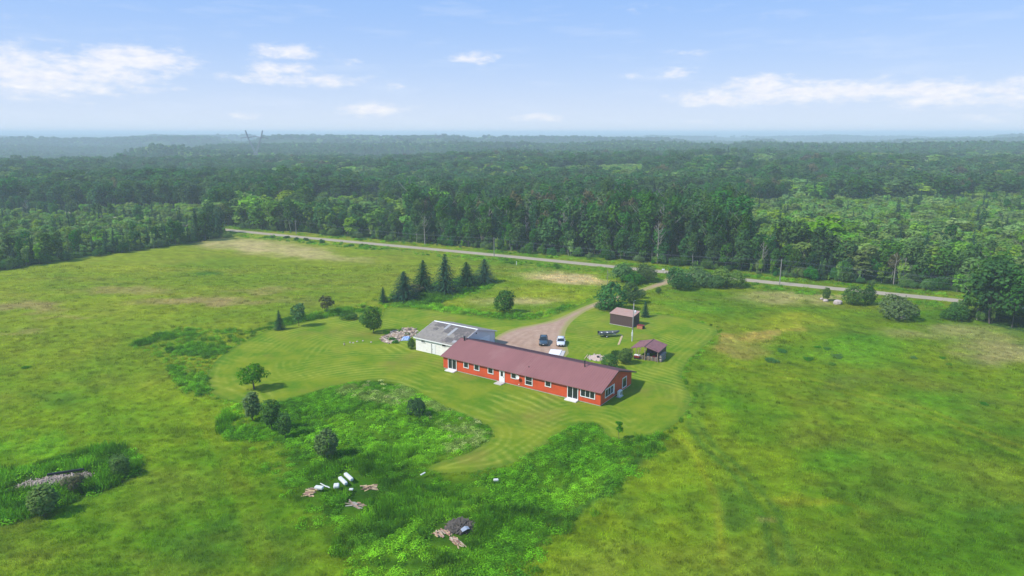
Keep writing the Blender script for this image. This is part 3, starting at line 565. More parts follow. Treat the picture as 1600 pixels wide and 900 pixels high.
for i, (px, py, h, w_, lab) in enumerate([(632,468,42,36,'broad dark spruce at the near left end of the row of five'),(662,454,45,30,'pointed dark spruce second from the left in the row of five'),(696,458,58,34,'tallest dark spruce in the middle of the row of five'),(729,448,37,30,'shorter dark spruce right of the tallest one in the row'),(757,441,35,29,'dark spruce at the far right end of the row of five')]):
    P_(px, py, h*1.05, w_*1.75, SPN[i % 2], 'spruce_tree', lab, 'spruce tree', 'spruces in a row on the meadow', ('crown', 'trunk'))
P_(1008,495,25,20,SPN[0],'spruce_tree','small dark spruce standing behind the brown shed','spruce tree',None,('crown','trunk'))
P_(437,515,31,22,SPN[1],'spruce_tree','small dark spruce at the left end of the hedge line by the lawn','spruce tree',None,('crown','trunk'))
SH = [mk_shrub('round_bush','dark',5,2.6,101,5200,.17,12), mk_shrub('round_bush','dark',5,2.6,102,3600,.17,12), mk_shrub('round_bush','oak',5,2.8,103,3600,.18,12)]
COLM = [mk_shrub('upright_bush','olive',4,1.3,111,3000,.12,9,lr=.6), mk_shrub('upright_bush','dark',4,1.3,112,3000,.12,9,lr=.6)]
BIG = [mk_shrub('willow_bush','olive',5,4.6,121,4200,.22,18,lr=.36,spread=.72,hk=.8), mk_shrub('willow_bush','oak',5,4.4,122,4200,.22,16,lr=.36,spread=.7,hk=.8), mk_shrub('willow_bush','dark',5,4.2,123,4200,.22,16,lr=.38,spread=.7,hk=.8)]
CLU = mk_shrub('weed_clump','apple',2,2.2,141,900,.16,9,lr=.4,spread=.7,hk=.8)
APP = mk_tree('apple_tree','apple',5,2.6,134,3400,.15,.13,20,'bark',.34,limbs=9,r0=.16,spread=.85)
SAP = mk_tree('sapling','apple',3,.6,133,420,.11,.2,8,'bark',.5,r0=.03)
LOOSE = mk_tree('loose_tree','rust',5,2.0,135,1300,.17,.25,16,'bark',.32,r0=.09,spread=.8)
SM = mk_tree('small_tree','dark',5,1.7,137,1900,.18,.2,14,'bark',.5,r0=.08)
P_(789,489,37,42,SH[0],'round_bush','round dark bush alone on the meadow behind the garage','bush')
P_(584,520,42,37,SH[1],'round_bush','broad dark green bush beside the heap of split wood','bush')
P_(575,505,20,30,BIG[0],'willow_bush','pale green bush behind the dark bush near the wood heap','bush')
P_(545,498,10,30,BIG[2],'willow_bush','low hedge bush at the lawn edge left of the dark bush','bush')
P_(467,510,36,24,SM,'small_tree','small dark tree second from the left along the hedge line','tree',None,('crown','trunk'))
P_(511,491,30,24,LOOSE,'small_tree','thin open tree alone behind the hedge line','tree',None,('crown','trunk'))
P_(599,473,25,20,SPN[1],'spruce_tree','smallest dark spruce left of the row of five','spruce tree',None,('crown','trunk'))
P_(650,460,15,24,LOOSE,'bare_bush','brownish thin bush between the two left spruces','bush')
P_(956,485,45,62,SH[2],'round_bush','large dark bush beside the bend of the driveway','bush')
P_(984,474,36,36,SH[0],'round_bush','dark bush behind the large one at the driveway bend','bush')
P_(1001,466,15,18,SH[1],'round_bush','small dark bush at the right end of the clump on the driveway','bush')
P_(1028,458,10,12,SH[1],'round_bush','tiny bush at the edge of the driveway near the willows','bush')
for px, py, h, w_, k, lab in [(972,440,34,44,0,'rounded willow bush left of the driveway mouth'),(1008,440,30,36,2,'darker willow bush nearest the driveway mouth on its left'),(990,444,20,40,1,'low willow bush in front of the two left of the driveway mouth'),(1058,452,36,46,2,'dark willow bush just right of the driveway mouth'),(1092,446,33,46,0,'pale willow bush second right of the driveway mouth'),(1136,447,33,54,0,'pale spreading willow bush furthest right of the driveway mouth'),(1118,449,22,40,1,'low willow bush between the two pale ones'),(1402,496,37,68,0,'broad pale willow bush beside the grey boulder'),(1495,500,24,40,2,'low dark bush in front of the clump at the right edge'),(1480,498,15,26,1,'small bush left of the clump at the right edge')]:
    P_(px, py, h, w_, BIG[k], 'willow_bush', lab, 'bush', 'bushes along the road verge')
P_(1290,470,22,15,COLM[1],'upright_bush','small upright dark bush by the pale stone at the road','bush')
P_(1331,476,31,38,SH[1],'round_bush','round dark bush by the road, larger of the pair','bush')
P_(1357,476,30,26,SH[2],'round_bush','narrower bush by the road, right of the pair','bush')
P_(397,608,40,46,APP,'apple_tree','bright green spreading tree alone on the mown lawn','tree',None,('crown','trunk'))
P_(395,657,45,29,COLM[0],'upright_bush','upright bush with pale tips, back left of the three','bush','three upright bushes at the lawn corner')
P_(425,672,48,33,COLM[1],'upright_bush','dark upright bush in the middle of the three','bush','three upright bushes at the lawn corner')
P_(446,684,40,27,COLM[1],'upright_bush','small dark upright bush nearest of the three','bush','three upright bushes at the lawn corner')
P_(510,716,43,40,COLM[0],'round_bush','round olive bush standing alone in the tall weeds','bush')
P_(650,650,30,32,BIG[1],'willow_bush','small leafy bush at the weed edge below the lawn','bush')
P_(967,686,28,13,SAP,'sapling','thin young tree beside the weeds in front of the house','tree',None,('crown','trunk'))
P_(68,806,44,46,COLM[0],'round_bush','olive grey bush in front of the brush heap','bush')
P_(116,772,30,28,LOOSE,'bare_bush','small brownish bush before the brush heap','bush')
P_(190,744,34,36,COLM[1],'round_bush','dark bush at the right end of the brush heap','bush')
P_(977,568,25,32,SH[0],'round_bush','dark bush beside the open woodshed, larger of the pair','bush')
P_(953,577,24,34,SH[1],'round_bush','dark bush just behind the roof ridge of the red house','bush')
P_(962,560,14,18,BIG[1],'willow_bush','pale low bush left of the dark one by the woodshed','bush')
P_(948,482,9,40,BIG[2],'willow_bush','low hedge at the foot of the bush behind the brown shed','bush')
for px, py, s, w_ in [(1278,543,4,12),(1292,546,6,12),(1263,562,7,17),(1308,558,8,18),(1300,570,6,12),(1427,560,6,11),(1473,560,5,10),(1483,570,5,9),(1537,632,6,12),(40,575,5,14),(1205,565,9,22),(1222,550,8,16)]:
    P_(px, py, s*.7, w_, CLU, 'weed_clump', 'dark low clump of weeds standing out of the open meadow', 'weeds', 'dark weed clumps in the right meadow')
for px, py, s, w_ in [(503,381,8,10),(478,376,5,10),(463,375,5,9),(448,372,4,12),(425,372,5,9),(355,371,9,20),(335,372,10,22)]:
    P_(px, py, s, w_, BIG[rnd.randrange(3)], 'low_bush', 'low dark bush on the grass verge of the gravel road', 'bush', 'low bushes on the road verge')
# dead trees and snags
def dead(px, py, hpx, k, lab, gr='bare dead trees'):
    x, y = G(px, py); h = hpx/ppm(x, y)/math.cos(math.atan2(CH, y)); t = thing('dead_tree', lab, 'dead tree', (x, y, float(height(np.array([x]), np.array([y]))[0])), rnd.random()*6.28, gr, h/14)
    me = DEADMESH[k]; link('trunk', me, t)
DEADMESH = []
for mb in DEADM: 
    Vd, Fd = mbarr(mb); DEADMESH.append(fast_mesh('trunk', Vd, Fd, [M['dead']]))
for px, py, h, k, lab in [(664,382,44,0,'tall bare white dead tree at the forest edge beyond the road'),(651,380,17,1,'short bent dead snag beside the tall bare one'),(949,446,24,1,'small bare dead snag by the driveway bushes'),(765,384,60,1,'pale bare trunk above the forest left of the road pole'),(1027,412,66,1,'bare branched dead tree in the tall stand'),(1034,404,84,1,'taller bare dead tree in the tall stand'),(1080,298,34,1,'bleached dead tree far off in the green wood'),(880,392,60,0,'bare trunk among the tall trees at the centre'),(893,384,54,1,'bare crooked trunk right of the centre trees'),(1396,444,46,0,'straight pale dead trunk in the wood at the right'),(1410,445,42,0,'second pale dead trunk in the wood at the right'),(642,320,42,1,'pale bare tree in the hazy hollow of the forest'),(44,345,34,0,'pale bare trunk in the far left wood'),(822,388,50,1,'grey bare tree near the front of the forest'),(1190,425,48,1,'grey dead tree at the road near the right pole')]:
    dead(px, py, h, k, lab)
# ------------------------------------------------------------------ tall weeds and grass
def tuftmesh(n, w, h, bw, seed):
    r = np.random.default_rng(seed); P = (r.random((n, 2))-.5)*w; a = r.random(n)*6.28; l = (r.random(n)*.6+.2)*h*.7; dx = np.cos(a); dy = np.sin(a); hh = h*(.55+.6*r.random(n))
    b0 = np.stack([P[:, 0]-dy*bw, P[:, 1]+dx*bw, np.zeros(n)], 1); b1 = np.stack([P[:, 0]+dy*bw, P[:, 1]-dx*bw, np.zeros(n)], 1)
    t0 = np.stack([P[:, 0]+dx*l+dy*bw*.35, P[:, 1]+dy*l-dx*bw*.35, hh], 1); t1 = np.stack([P[:, 0]+dx*l-dy*bw*.35, P[:, 1]+dy*l+dx*bw*.35, hh*.97], 1)
    return fast_mesh('tuft', np.stack([b0, b1, t0, t1], 1).reshape(-1, 3), np.arange(4*n).reshape(n, 4), [M['tuft']], r.random(n))
def weedmesh(n, w, h, s, seed, flat=.6):
    r = np.random.default_rng(seed); d = r.normal(size=(n, 3)); d /= np.linalg.norm(d, axis=1)[:, None]; d[:, 2] = abs(d[:, 2]); P = d*np.array([w/2, w/2, h])*(.55+.5*r.random(n))[:, None]; P[:, 2] += .03
    Nn = d+r.normal(size=(n, 3))*.5; Nn[:, 2] += flat; V, F = quads(P, Nn, s*(.6+.8*r.random(n)), .6, r); return fast_mesh('weed', V, F, [M['weedleaf']], r.random(n))
TUF = [tuftmesh(34, 1.0, .22, .020, 1), tuftmesh(30, 1.2, .17, .022, 2), tuftmesh(26, .7, .34, .022, 3)]
WEE = [weedmesh(80, 1.3, .75, .10, 4), weedmesh(90, 1.5, .60, .11, 5), weedmesh(70, 1.0, .95, .09, 6), tuftmesh(70, 1.1, 1.0, .028, 7)]
def meadowgrass():
    A = []
    for y0, y1, s in [(45, 100, .62), (100, 150, .95), (150, 235, 1.7)]: A.append(jgrid(-185, 190, y0, y1, s, int(y0)))
    X = np.concatenate([a[0] for a in A]); Y = np.concatenate([a[1] for a in A]); k = inview(X, Y, 1.12)&(Y < fy_at(X, Y)); X = X[k]; Y = Y[k]
    cl = fbm(X/3.5, Y/3.5, 11, 3); r = np.random.default_rng(2); k = ~inside(LAWN, X, Y) & ~inside(DRIVE, X, Y) & ~inside(ROAD, X, Y) & ~inside(LEFTW, X, Y) & (sdist(WEED, X, Y) < np.where(Y < 95, 1.0, -.2)) & (r.random(len(X)) < .55+.45*sstep(.35, .65, cl)); X = X[k]; Y = Y[k]
    n = len(X); t = tint(X, Y); g = (.75+.5*r.random(n))*(.85+.3*sstep(.3, .7, fbm(X/5, Y/5, 19, 2))); far = sstep(100, 230, Y); sw = 1+far*1.6; s = .62+.5*r.random(n)
    c = t*(.78+1.05*r.random((n, 1))**1.2)*np.array([1.08, 1.03, 1])
    scatter('meadow_grass', TUF, X, Y, r.integers(0, 3, n), np.stack([s*sw, s*sw, s*g], 1), r.random(n)*6.28, np.clip(c, 0, 1), label='uncut green and yellow meadow grass round the farmstead', cat='grass'); print('grass', n)
meadowgrass()
JUNKHOLES = [(G(a, b), q) for a, b, q in [(485,768,2.0),(576,762,1.6),(555,790,1.7),(691,832,1.7),(718,852,1.2),(706,842,1.2),(720,828,1.6),(540,752,2.2),(528,761,1.0),(500,765,1.5),(775,755,.6),(661,745,.7)]]
def weeds():
    X, Y = jgrid(-190, 190, 48, 340, .62, 77); r = np.random.default_rng(12); k = inview(X, Y, 1.1); X = X[k]; Y = Y[k]
    sw = sdist(WEED, X, Y); sp = sdist(PILE, X, Y); sh = sdist(HEDGE, X, Y); se = sdist(EDGEB, X, Y); ns = fbm(X/6, Y/6, 23, 3); vg = inside(VERGE, X, Y) & (nearest(RC, X, Y, False)[0] > 4.2) & (X > -150) & (X < 150)
    dr = sdist(DRIVE, X, Y) > -.3; ln = inside(LAWN, X, Y)
    d = r.random(len(X)); w1 = (sw > -3.5+9*(fbm(X/9, Y/9, 83, 3)-.4)*(Y < 95)-1*(Y >= 95)) & (d < (.30+.8*sstep(.35, .6, ns))*np.where(Y < 95, sstep(-3.5, 4, sw), 1)); w2 = (sp > 0) & (d < .55); w3 = (sh > 0) & (d < .12+.8*sstep(.38, .66, ns)); w4 = (se > -.2) & (d < .6); w5 = vg & (d < .05+.30*sstep(.4, .65, ns))
    le = nearest(LAWN, X, Y)[0]; w6 = (~ln) & (le < 1.0) & (d < .35)
    k = (w1 | w2 | w3 | w4 | w5 | w6) & ~dr & ~ln
    for (hx, hy), q in JUNKHOLES: k &= np.hypot(X-hx, (Y-hy)/1.7) > q
    hx, hy = G(88, 752); k &= ~((np.abs((X-hx)*.93+(Y-hy)*.37) < 5.2) & (np.abs(-(X-hx)*.37+(Y-hy)*.93) < 1.7))
    X, Y, sw, sp, sh, ns, w5, w4, w6, w3 = [a[k] for a in (X, Y, sw, sp, sh, ns, w5, w4, w6, w3)]; n = len(X)
    n2 = fbm(X/2.6, Y/2.6, 29, 2); u = r.random(n); kind = np.where(fbm(X/12, Y/12, 33, 2) > .58, np.where(u < .5, 3, 1), np.where(u < .45, 0, np.where(u < .85, 1, 2)))
    s = (.5+.75*ns+.25*r.random(n)); s = np.where(sp > 0, s*1.25, s); s = np.where(w5, s*.75, s); s = np.where(w6 & (sw < -1), .55, s); hz = s*(.25+1.0*n2)*np.where(sw > 0, .35+.65*sstep(0, 6, sw), 1)
    hz = np.where((sw > -.5)&(nearest(LAWN, X, Y)[0] < 2.5), hz*1.35, hz)
    c = weedcol(X, Y); shm = inside(SHRUBW, X, Y) & (fbm(X/4, Y/4, 61, 3) > .5); c[shm] = np.array((.14,.21,.035)); pal = inside(SHRUBW, X, Y) & (r.random(n) < .07); c[pal] = np.array((.27,.29,.10))
    c = np.where((sh > 0)[:, None], c*.75+np.array((.02,.045,.005))*.6, c); c = c*(.6+.9*r.random((n, 1))**1.3)
    scatter('tall_weeds', WEE, X, Y, kind, np.stack([s*1.15, s*1.15, hz], 1), r.random(n)*6.28, np.clip(c, 0, 1), label='tall bright green weeds growing in unmown patches', cat='weeds'); print('weeds', n)
weeds()
# low scrub at the foot of the woods
def scrub():
    X, Y = jgrid(-190, 200, 160, 345, 2.1, 5); r = np.random.default_rng(31); e = Y-fy_at(X, Y); ed = sdist(LEFTW, X, Y); er = sdist(RIGHTW, X, Y); rd = nearest(RC, X, Y, False)[0]
    k = (((e > -3) & (e < 5)) | ((ed > -1) & (ed < 5)) | ((er > -2) & (er < 5))) & (rd > 6) & inview(X, Y, 1.1) & (r.random(len(X)) < .2+.75*sstep(.35,.65,fbm(X/7,Y/7,73,3))); X = X[k]; Y = Y[k]; n = len(X); s = .18+.75*r.random(n)**1.6
    protos = [BIG[1].joined, BIG[0].joined, YNG[0].joined]; w_ = s*(.6+.5*r.random(n))*.8
    scatter('forest_undergrowth', protos, X, Y, r.integers(0, 3, n), np.stack([w_, w_, s], 1), r.random(n)*6.28, label='low dark undergrowth along the foot of the woods', cat='undergrowth')
scrub()
# ------------------------------------------------------------------ materials of built things
M['red'] = mat('red_siding', (.56,.078,.020), .8, .16, .5, .1, col2=(.43,.07,.026), f2=.60); M['roofm'] = mat('mauve_metal_roof', (.262,.110,.100), .6, .10, .35, spec=.3, col2=(.30,.145,.128), f2=.58, st=(1,.35,1))
M['white'] = mat('white_trim', (.78,.77,.74), .55, .05, 2); M['foam'] = mat('weathered_white_foam', (.62,.62,.58), .9, .15, 1.5, col2=(.45,.45,.38), f2=.58); M['conc'] = mat('concrete', (.50,.47,.43), .9, .15, 3, .2); M['palec'] = mat('pale_step', (.72,.68,.64), .85, .08, 2)
def glassmat():
    m, t, b, o = newmat('window_glass'); b.inputs['Base Color'].default_value = (.018,.024,.026,1); b.inputs['Roughness'].default_value = .08; b.inputs['Specular IOR Level'].default_value = .6; return m
M['glass'] = glassmat(); M['black'] = mat('black_metal', (.02,.02,.022), .5, .1, 3); M['darkred'] = mat('dark_roof_trim', (.085,.045,.05), .6, .1, 2)
M['cream'] = mat('cream_block_wall', (.80,.77,.70), .85, .06, 1.2, .1, col2=(.68,.62,.54), f2=.62); M['bluegrey'] = mat('pale_panel_wall', (.68,.67,.64), .7, .06, 1); M['ltblue'] = mat('light_garage_door', (.82,.81,.78), .6, .05, 1)
M['shingle'] = mat('worn_grey_shingles', (.255,.226,.19), .95, .2, 1.5, .3, col2=(.15,.13,.13), f2=.56, st=(1, 1, 1)); M['shingled'] = mat('dark_bare_roofing', (.13,.115,.105), .95, .3, 3, .3, col2=(.24,.19,.17), f2=.52); M['shinglel'] = mat('pale_roof_patch', (.33,.33,.325), .9, .12, 3)
M['shedwall'] = mat('brown_shed_metal', (.10,.060,.055), .7, .15, 2, st=(4, 4, .6)); M['rustroof'] = mat('rusty_shed_roof', (.40,.25,.20), .8, .12, 1.2, col2=(.42,.17,.09), f2=.56, st=(1, 2.5, 1)); M['purple'] = mat('faded_purple_roof', (.215,.10,.105), .75, .2, 2, col2=(.12,.06,.062), f2=.56)
M['logw'] = mat('split_wood', (.46,.35,.25), .9, .3, 3, .2); M['logd'] = mat('weathered_wood', (.30,.22,.16), .9, .3, 4, .2); M['rot'] = mat('rotten_boards', (.36,.20,.14), .95, .35, 3, .3); M['tan'] = mat('tan_timber', (.52,.38,.20), .9, .2, 3, .2)
M['alu'] = mat('dull_aluminium', (.45,.47,.49), .45, .1, 2, metal=.5); M['lattice'] = mat('galvanised_lattice', (.26,.28,.30), .7, .1, 2); M['steel'] = mat('grey_steel', (.22,.23,.24), .6, .1, 2, metal=.3); M['pole'] = mat('weathered_pole', (.27,.25,.23), .95, .2, 2, st=(1, 1, .2)); M['rock'] = mat('pale_granite', (.46,.38,.35), .95, .2, 2, .5)
M['orange'] = mat('orange_plywood', (.42,.16,.08), .85, .2, 3); M['bluet'] = mat('pale_blue_plastic', (.35,.48,.75), .6, .1, 3); M['redp'] = mat('dark_red_paint', (.22,.02,.02), .5, .1, 2); M['brush'] = mat('grey_brushwood', (.36,.29,.24), .95, .5, 1.2, col2=(.12,.09,.07), f2=.55)
M['hull'] = mat('dark_hull', (.16,.17,.18), .5, .15, 2, metal=.2); M['rubber'] = mat('tyre_rubber', (.018,.018,.018), .9, .1, 3); M['lamp'] = mat('lamp_glass', (.75,.76,.78), .25, .05, 2, spec=.5); M['insul'] = mat('brown_insulator', (.10,.06,.045), .4, .1, 2)
# ------------------------------------------------------------------ red long house
HA = R(-34.19); HO = (14.93, 108.0)
hs_ = thing('long_house', 'long low red house with a mauve metal gable roof', 'house', (HO[0], HO[1], 0), HA)
LN, WD, HW, HR, OF, OG, OB = 34.3, 12.25, 2.62, 4.66, .42, .36, 1.45; SL = (HR-HW)/(WD/2)
def lapwall(mb, ax, a0, a1, p, sign, h, top=None, step=.22):
    """lap siding: boards leaning out at their foot; ax 'x' runs along x at y=p, 'y' along y at x=p"""
    z = .18
    while z < h-.01:
        z1 = min(z+step, h); lo, hi = a0, a1
        if top: lo, hi = top(z, a0, a1)
        if hi-lo > .1:
            q = [(lo, p+sign*.030, z), (hi, p+sign*.030, z), (hi, p, z), (lo, p, z), (lo, p+sign*.008, z1), (hi, p+sign*.008, z1), (hi, p, z1), (lo, p, z1)]
            if ax == 'y': q = [(b, a, c) for a, b, c in q]
            mb.add(q, [(0,1,5,4),(1,2,6,5),(2,3,7,6),(3,0,4,7),(0,3,2,1),(4,5,6,7)])
        z = z1
mb = MB(); mb.prism([(0.02, .16), (WD-.02, .16), (WD-.02, HW), (WD/2, HR-.09), (.02, HW)], -LN+.02, -.02)
lapwall(mb, 'x', -LN, 0, 0, -1, HW); lapwall(mb, 'x', -LN, 0, WD, 1, HW)
gt = lambda z, a, b: (a, b) if z < HW-.1 else (a+(z+.2-HW)/SL, b-(z+.2-HW)/SL)
lapwall(mb, 'y', 0, WD, 0, 1, HR-.1, gt); lapwall(mb, 'y', 0, WD, -LN, -1, HR-.1, gt)
mb.build('wall', M['red'], hs_); B(-LN+.05, .05, -.05, -.05, WD-.05, .17, 'foundation', M['conc'], hs_)
def roofmesh(L0, L1, W, hw, hr, of, ob, th=.10, rib=.46, ribh=.035, xs=True):
    sl = (hr-hw)/(W/2); mb = MB(); zf = hw-sl*of; zb = hw-sl*ob
    mb.add([(x, y, z) for x in (L0, L1) for y, z in ((-of, zf), (W/2, hr), (W+ob, zb), (W+ob, zb-th), (W/2, hr-th), (-of, zf-th))], [(0,1,7,6),(1,2,8,7),(2,3,9,8),(3,4,10,9),(4,5,11,10),(5,0,6,11),(0,5,4,1),(1,4,3,2),(6,7,10,11),(7,8,9,10)])
    if rib:
        x = L0+rib*.5
        while x < L1-.05:
            for (y0, z0, y1, z1) in ((-of+.01, zf+.003, W/2, hr+.003), (W+ob-.01, zb+.003, W/2, hr+.003)):
                mb.add([(x-.03, y0, z0), (x+.03, y0, z0), (x+.012, y0, z0+ribh), (x-.012, y0, z0+ribh), (x-.03, y1, z1), (x+.03, y1, z1), (x+.012, y1, z1+ribh), (x-.012, y1, z1+ribh)], [(0,1,2,3),(1,5,6,2),(2,6,7,3),(3,7,4,0),(4,7,6,5)])
            x += rib
    return mb
rf = roofmesh(-LN-OG, OG, WD, HW+.05, HR, OF, OB).build('roof', M['roofm'], hs_)
mb = MB(); sl = (HR-HW-.05)/(WD/2)
for x0, x1 in ((-LN-OG-.03, -LN-OG), (OG, OG+.03)):   # dark rake boards
    for s_, y1 in ((-OF, WD/2), (WD+OB, WD/2)):
        z0 = HW+.05-sl*(OF if s_ < 0 else OB); mb.add([(x0, s_, z0-.2), (x1, s_, z0-.2), (x1, s_, z0+.02), (x0, s_, z0+.02), (x0, y1, HR-.2), (x1, y1, HR-.2), (x1, y1, HR+.02), (x0, y1, HR+.02)], [(0,1,2,3),(4,7,6,5),(0,4,5,1),(1,5,6,2),(2,6,7,3),(3,7,4,0)])
mb.build('rake_board', M['darkred'], rf)
MB().prism([(WD/2-.16, HR-.03), (WD/2, HR+.045), (WD/2+.16, HR-.03), (WD/2, HR+.02)], -LN-OG, OG).build('ridge_cap', M['darkred'], rf)
MB().tube([(-5.9, 5.2, HR-.5), (-5.9, 5.2, HR+.75)], .10, 8).disc((-5.9, 5.2, HR+.82), (0, 0, 1), .17, .08).build('chimney_pipe', M['black'], hs_)
MB().tube([(-33.3, 5.5, HR-.4), (-33.3, 5.5, HR+.55)], .16, 8).disc((-33.3, 5.5, HR+.6), (0, 0, 1), .22, .08).build('chimney_pipe', M['black'], hs_)
MB().tube([(-15.6, 1.9, 3.0), (-15.6, 1.9, 3.55)], .07, 6).build('vent_pipe', M['black'], hs_)
def window_f(parent, face, a0, a1, z0, z1, cols=1, rows=1, p=0, sgn=-1, name='window', fw=.11, fm='white'):
    """framed window on a wall; face 'x': wall plane y=p, 'y': wall plane x=p; sgn points outward"""
    def bx(mb, u0, v0, u1, v1, d0, d1):
        lo, hi = sorted((p+sgn*d0, p+sgn*d1))
        if face == 'x': mb.box(u0, lo, v0, u1, hi, v1)
        else: mb.box(lo, u0, v0, hi, u1, v1)
    fr = MB(); bx(fr, a0, z1-fw, a1, z1, .0, .075); bx(fr, a0-.02, z0, a1+.02, z0+fw, .0, .09); bx(fr, a0, z0+fw, a0+fw, z1-fw, .0, .075); bx(fr, a1-fw, z0+fw, a1, z1-fw, .0, .075)
    f = fr.build(name, M[fm], parent)
    iw0, iw1, iz0, iz1 = a0+fw, a1-fw, z0+fw, z1-fw
    for i in range(cols):
        for j in range(rows):
            u0 = iw0+(iw1-iw0)*i/cols; u1 = iw0+(iw1-iw0)*(i+1)/cols; v0 = iz0+(iz1-iz0)*j/rows; v1 = iz0+(iz1-iz0)*(j+1)/rows
            g = MB(); bx(g, u0+.012, v0+.012, u1-.012, v1-.012, .03, .045); g.build('pane', M['glass'], f)
    bars = MB()
    for i in range(1, cols): u = iw0+(iw1-iw0)*i/cols; bx(bars, u-.045, iz0, u+.045, iz1, .02, .065)
    for j in range(1, rows): v = iz0+(iz1-iz0)*j/rows; bx(bars, iw0, v-.025, iw1, v+.025, .02, .062)
    if bars.v: bars.build('mullion', M[fm], f)
    return f
P0 = -.03
window_f(hs_, 'x', -33.08, -30.95, .22, 2.36, 2, 1, P0, name='sliding_door', fw=.12)
for a0, a1, z0, z1, r in [(-29.24,-28.0,1.16,2.4,1),(-26.72,-25.45,1.16,2.4,1),(-23.5,-22.2,1.16,2.4,1),(-18.25,-17.0,1.28,2.4,1),(-15.16,-13.56,.7,2.42,2),(-10.95,-9.68,1.28,2.42,1)]: window_f(hs_, 'x', a0, a1, z0, z1, 1, r, P0, fw=.13)
window_f(hs_, 'x', -6.42, -4.26, .2, 2.42, 2, 1, P0, name='sliding_door', fw=.12)
window_f(hs_, 'x', -3.87, -1.02, 1.0, 2.42, 3, 1, P0, fw=.13)
dr_ = B(-20.85, -.10, .18, -19.65, -.035, 2.38, 'door', M['white'], hs_); B(-20.5, -.125, 1.25, -20.0, -.103, 2.15, 'pane', M['glass'], dr_); MB().disc((-19.85, -.15, 1.15), (0, 1, 0), .05, .09, 8).build('handle', M['black'], dr_)
window_f(hs_, 'y', 1.5, 4.7, .95, 2.5, 3, 1, .03, 1, fw=.13); window_f(hs_, 'y', 8.3, 10.05, .5, 2.45, 1, 1, .03, 1, fw=.14)
B(.032, 4.85, .62, .075, 5.15, 2.5, 'shutter', M['white'], hs_)
for a0, a1, q in [(-33.1,-30.9,1.15),(-6.5,-4.2,1.0)]: B(a0, -q, -.02, a1, -.035, .17, 'doorstep', M['palec'], hs_, .02)
B(-21.1, -1.5, -.02, -19.5, -.035, .15, 'doorstep', M['conc'], hs_, .02)
ds = MB()
ring = [(.02, .02), (.22, .05), (.40, .13)]
for i, (rr, dd) in enumerate(ring):
    for k in range(14):
        a = 2*math.pi*k/14; ds.v.append((-16.5+rr*math.cos(a), -.42-dd, 1.95+rr*math.sin(a)))
for i in range(2):
    for k in range(14): ds.f.append((i*14+k, i*14+(k+1) % 14, (i+1)*14+(k+1) % 14, (i+1)*14+k))
ds.f.append(tuple(range(14))); ds.tube([(-16.5, -.02, 1.8), (-16.5, -.3, 1.7), (-16.5, -.44, 1.93)], .03, 5); ds.tube([(-16.5, -.45, 1.6), (-16.5, -.9, 1.85)], .015, 4).box(-16.54, -.95, 1.82, -16.46, -.86, 1.92)
ds.build('satellite_dish', M['white'], hs_)
B(-34.55, 3.0, .9, -34.33, 3.6, 1.7, 'meter_box', M['white'], hs_); B(-16.6, -.1, .35, -16.4, -.03, .5, 'vent_cover', M['white'], hs_)
B(-12.9, -1.5-.0, .0, -12.9+.01, -1.5+.01, .01, 'pipe_stub', M['white'], hs_) if False else None
def toworld(u, v, o=HO, a=HA): return (o[0]+u*math.cos(a)-v*math.sin(a), o[1]+u*math.sin(a)+v*math.cos(a))
x, y = toworld(.75, 5.9); ac = thing('heat_pump', 'white outdoor heat pump unit beside the end wall of the red house', 'air conditioner', (x, y, 0), HA)
B(-.22, -.55, .12, .22, .55, 1.15, 'casing', M['white'], ac, .02); B(-.4, -.7, 0, .4, .7, .1, 'base_pad', M['conc'], ac)
MB().disc((.225, .05, .65), (1, 0, 0), .36, .02, 16).build('fan_grille', M['black'], ac)
mb = MB(); 
for k in range(5): mb.box(.238, -.32+k*.15, .3, .248, -.30+k*.15, 1.0)
mb.build('grille_bar', M['white'], ac)
# ------------------------------------------------------------------ garage
GO = (-20.4, 138.76); GL, GW, GH, GR = 11.2, 13.2, 2.95, 4.9
ga = thing('garage', 'white block garage with a patchy grey shingle roof', 'garage', (GO[0], GO[1], 0), HA)
mb = MB()
for i in range(15):    # block courses on the front wall
    mb.box(0, -.012 if i % 2 else -.004, .2*i, GL, .2, .2*i+.19)
mb.box(.01, .01, 0, GL-.01, .21, GH); mb.box(0, .2, 0, .2, GW, GH); mb.box(.0, GW-.2, 0, GL, GW, GH)
mb.prism([(.0, GH), (GW, GH), (GW/2, GR-.12)], 0, .2); mb.build('wall', M['cream'], ga)
MB().prism([(.0, 0), (GW, 0), (GW, GH), (GW/2, GR-.12), (0, GH)], GL-.2, GL).build('gable_wall', M['bluegrey'], ga)
grf = roofmesh(-.35, GL+.35, GW, GH+.06, GR, .35, .35, .14, 0).build('roof', M['shingle'], ga)
sg = (GR-GH-.06)/(GW/2)
mb = MB(); mb.box(-.37, -.38, GH-.25, GL+.37, -.353, GH-.03)
for x0 in (-.38, GL+.352):
    for s_ in (-.37, GW+.37): mb.add([(x0, s_, GH-.22), (x0+.03, s_, GH-.22), (x0+.03, s_, GH-.02), (x0, s_, GH-.02), (x0, GW/2, GR-.16), (x0+.03, GW/2, GR-.16), (x0+.03, GW/2, GR+.04), (x0, GW/2, GR+.04)], [(0,1,2,3),(4,7,6,5),(0,4,5,1),(1,5,6,2),(2,6,7,3),(3,7,4,0)])
mb.prism([(GW/2-.25, GR-.05), (GW/2, GR+.05), (GW/2+.25, GR-.05), (GW/2, GR+.02)], -.38, GL+.38)
mb.build('fascia', M['white'], grf)
rs = random.Random(3)
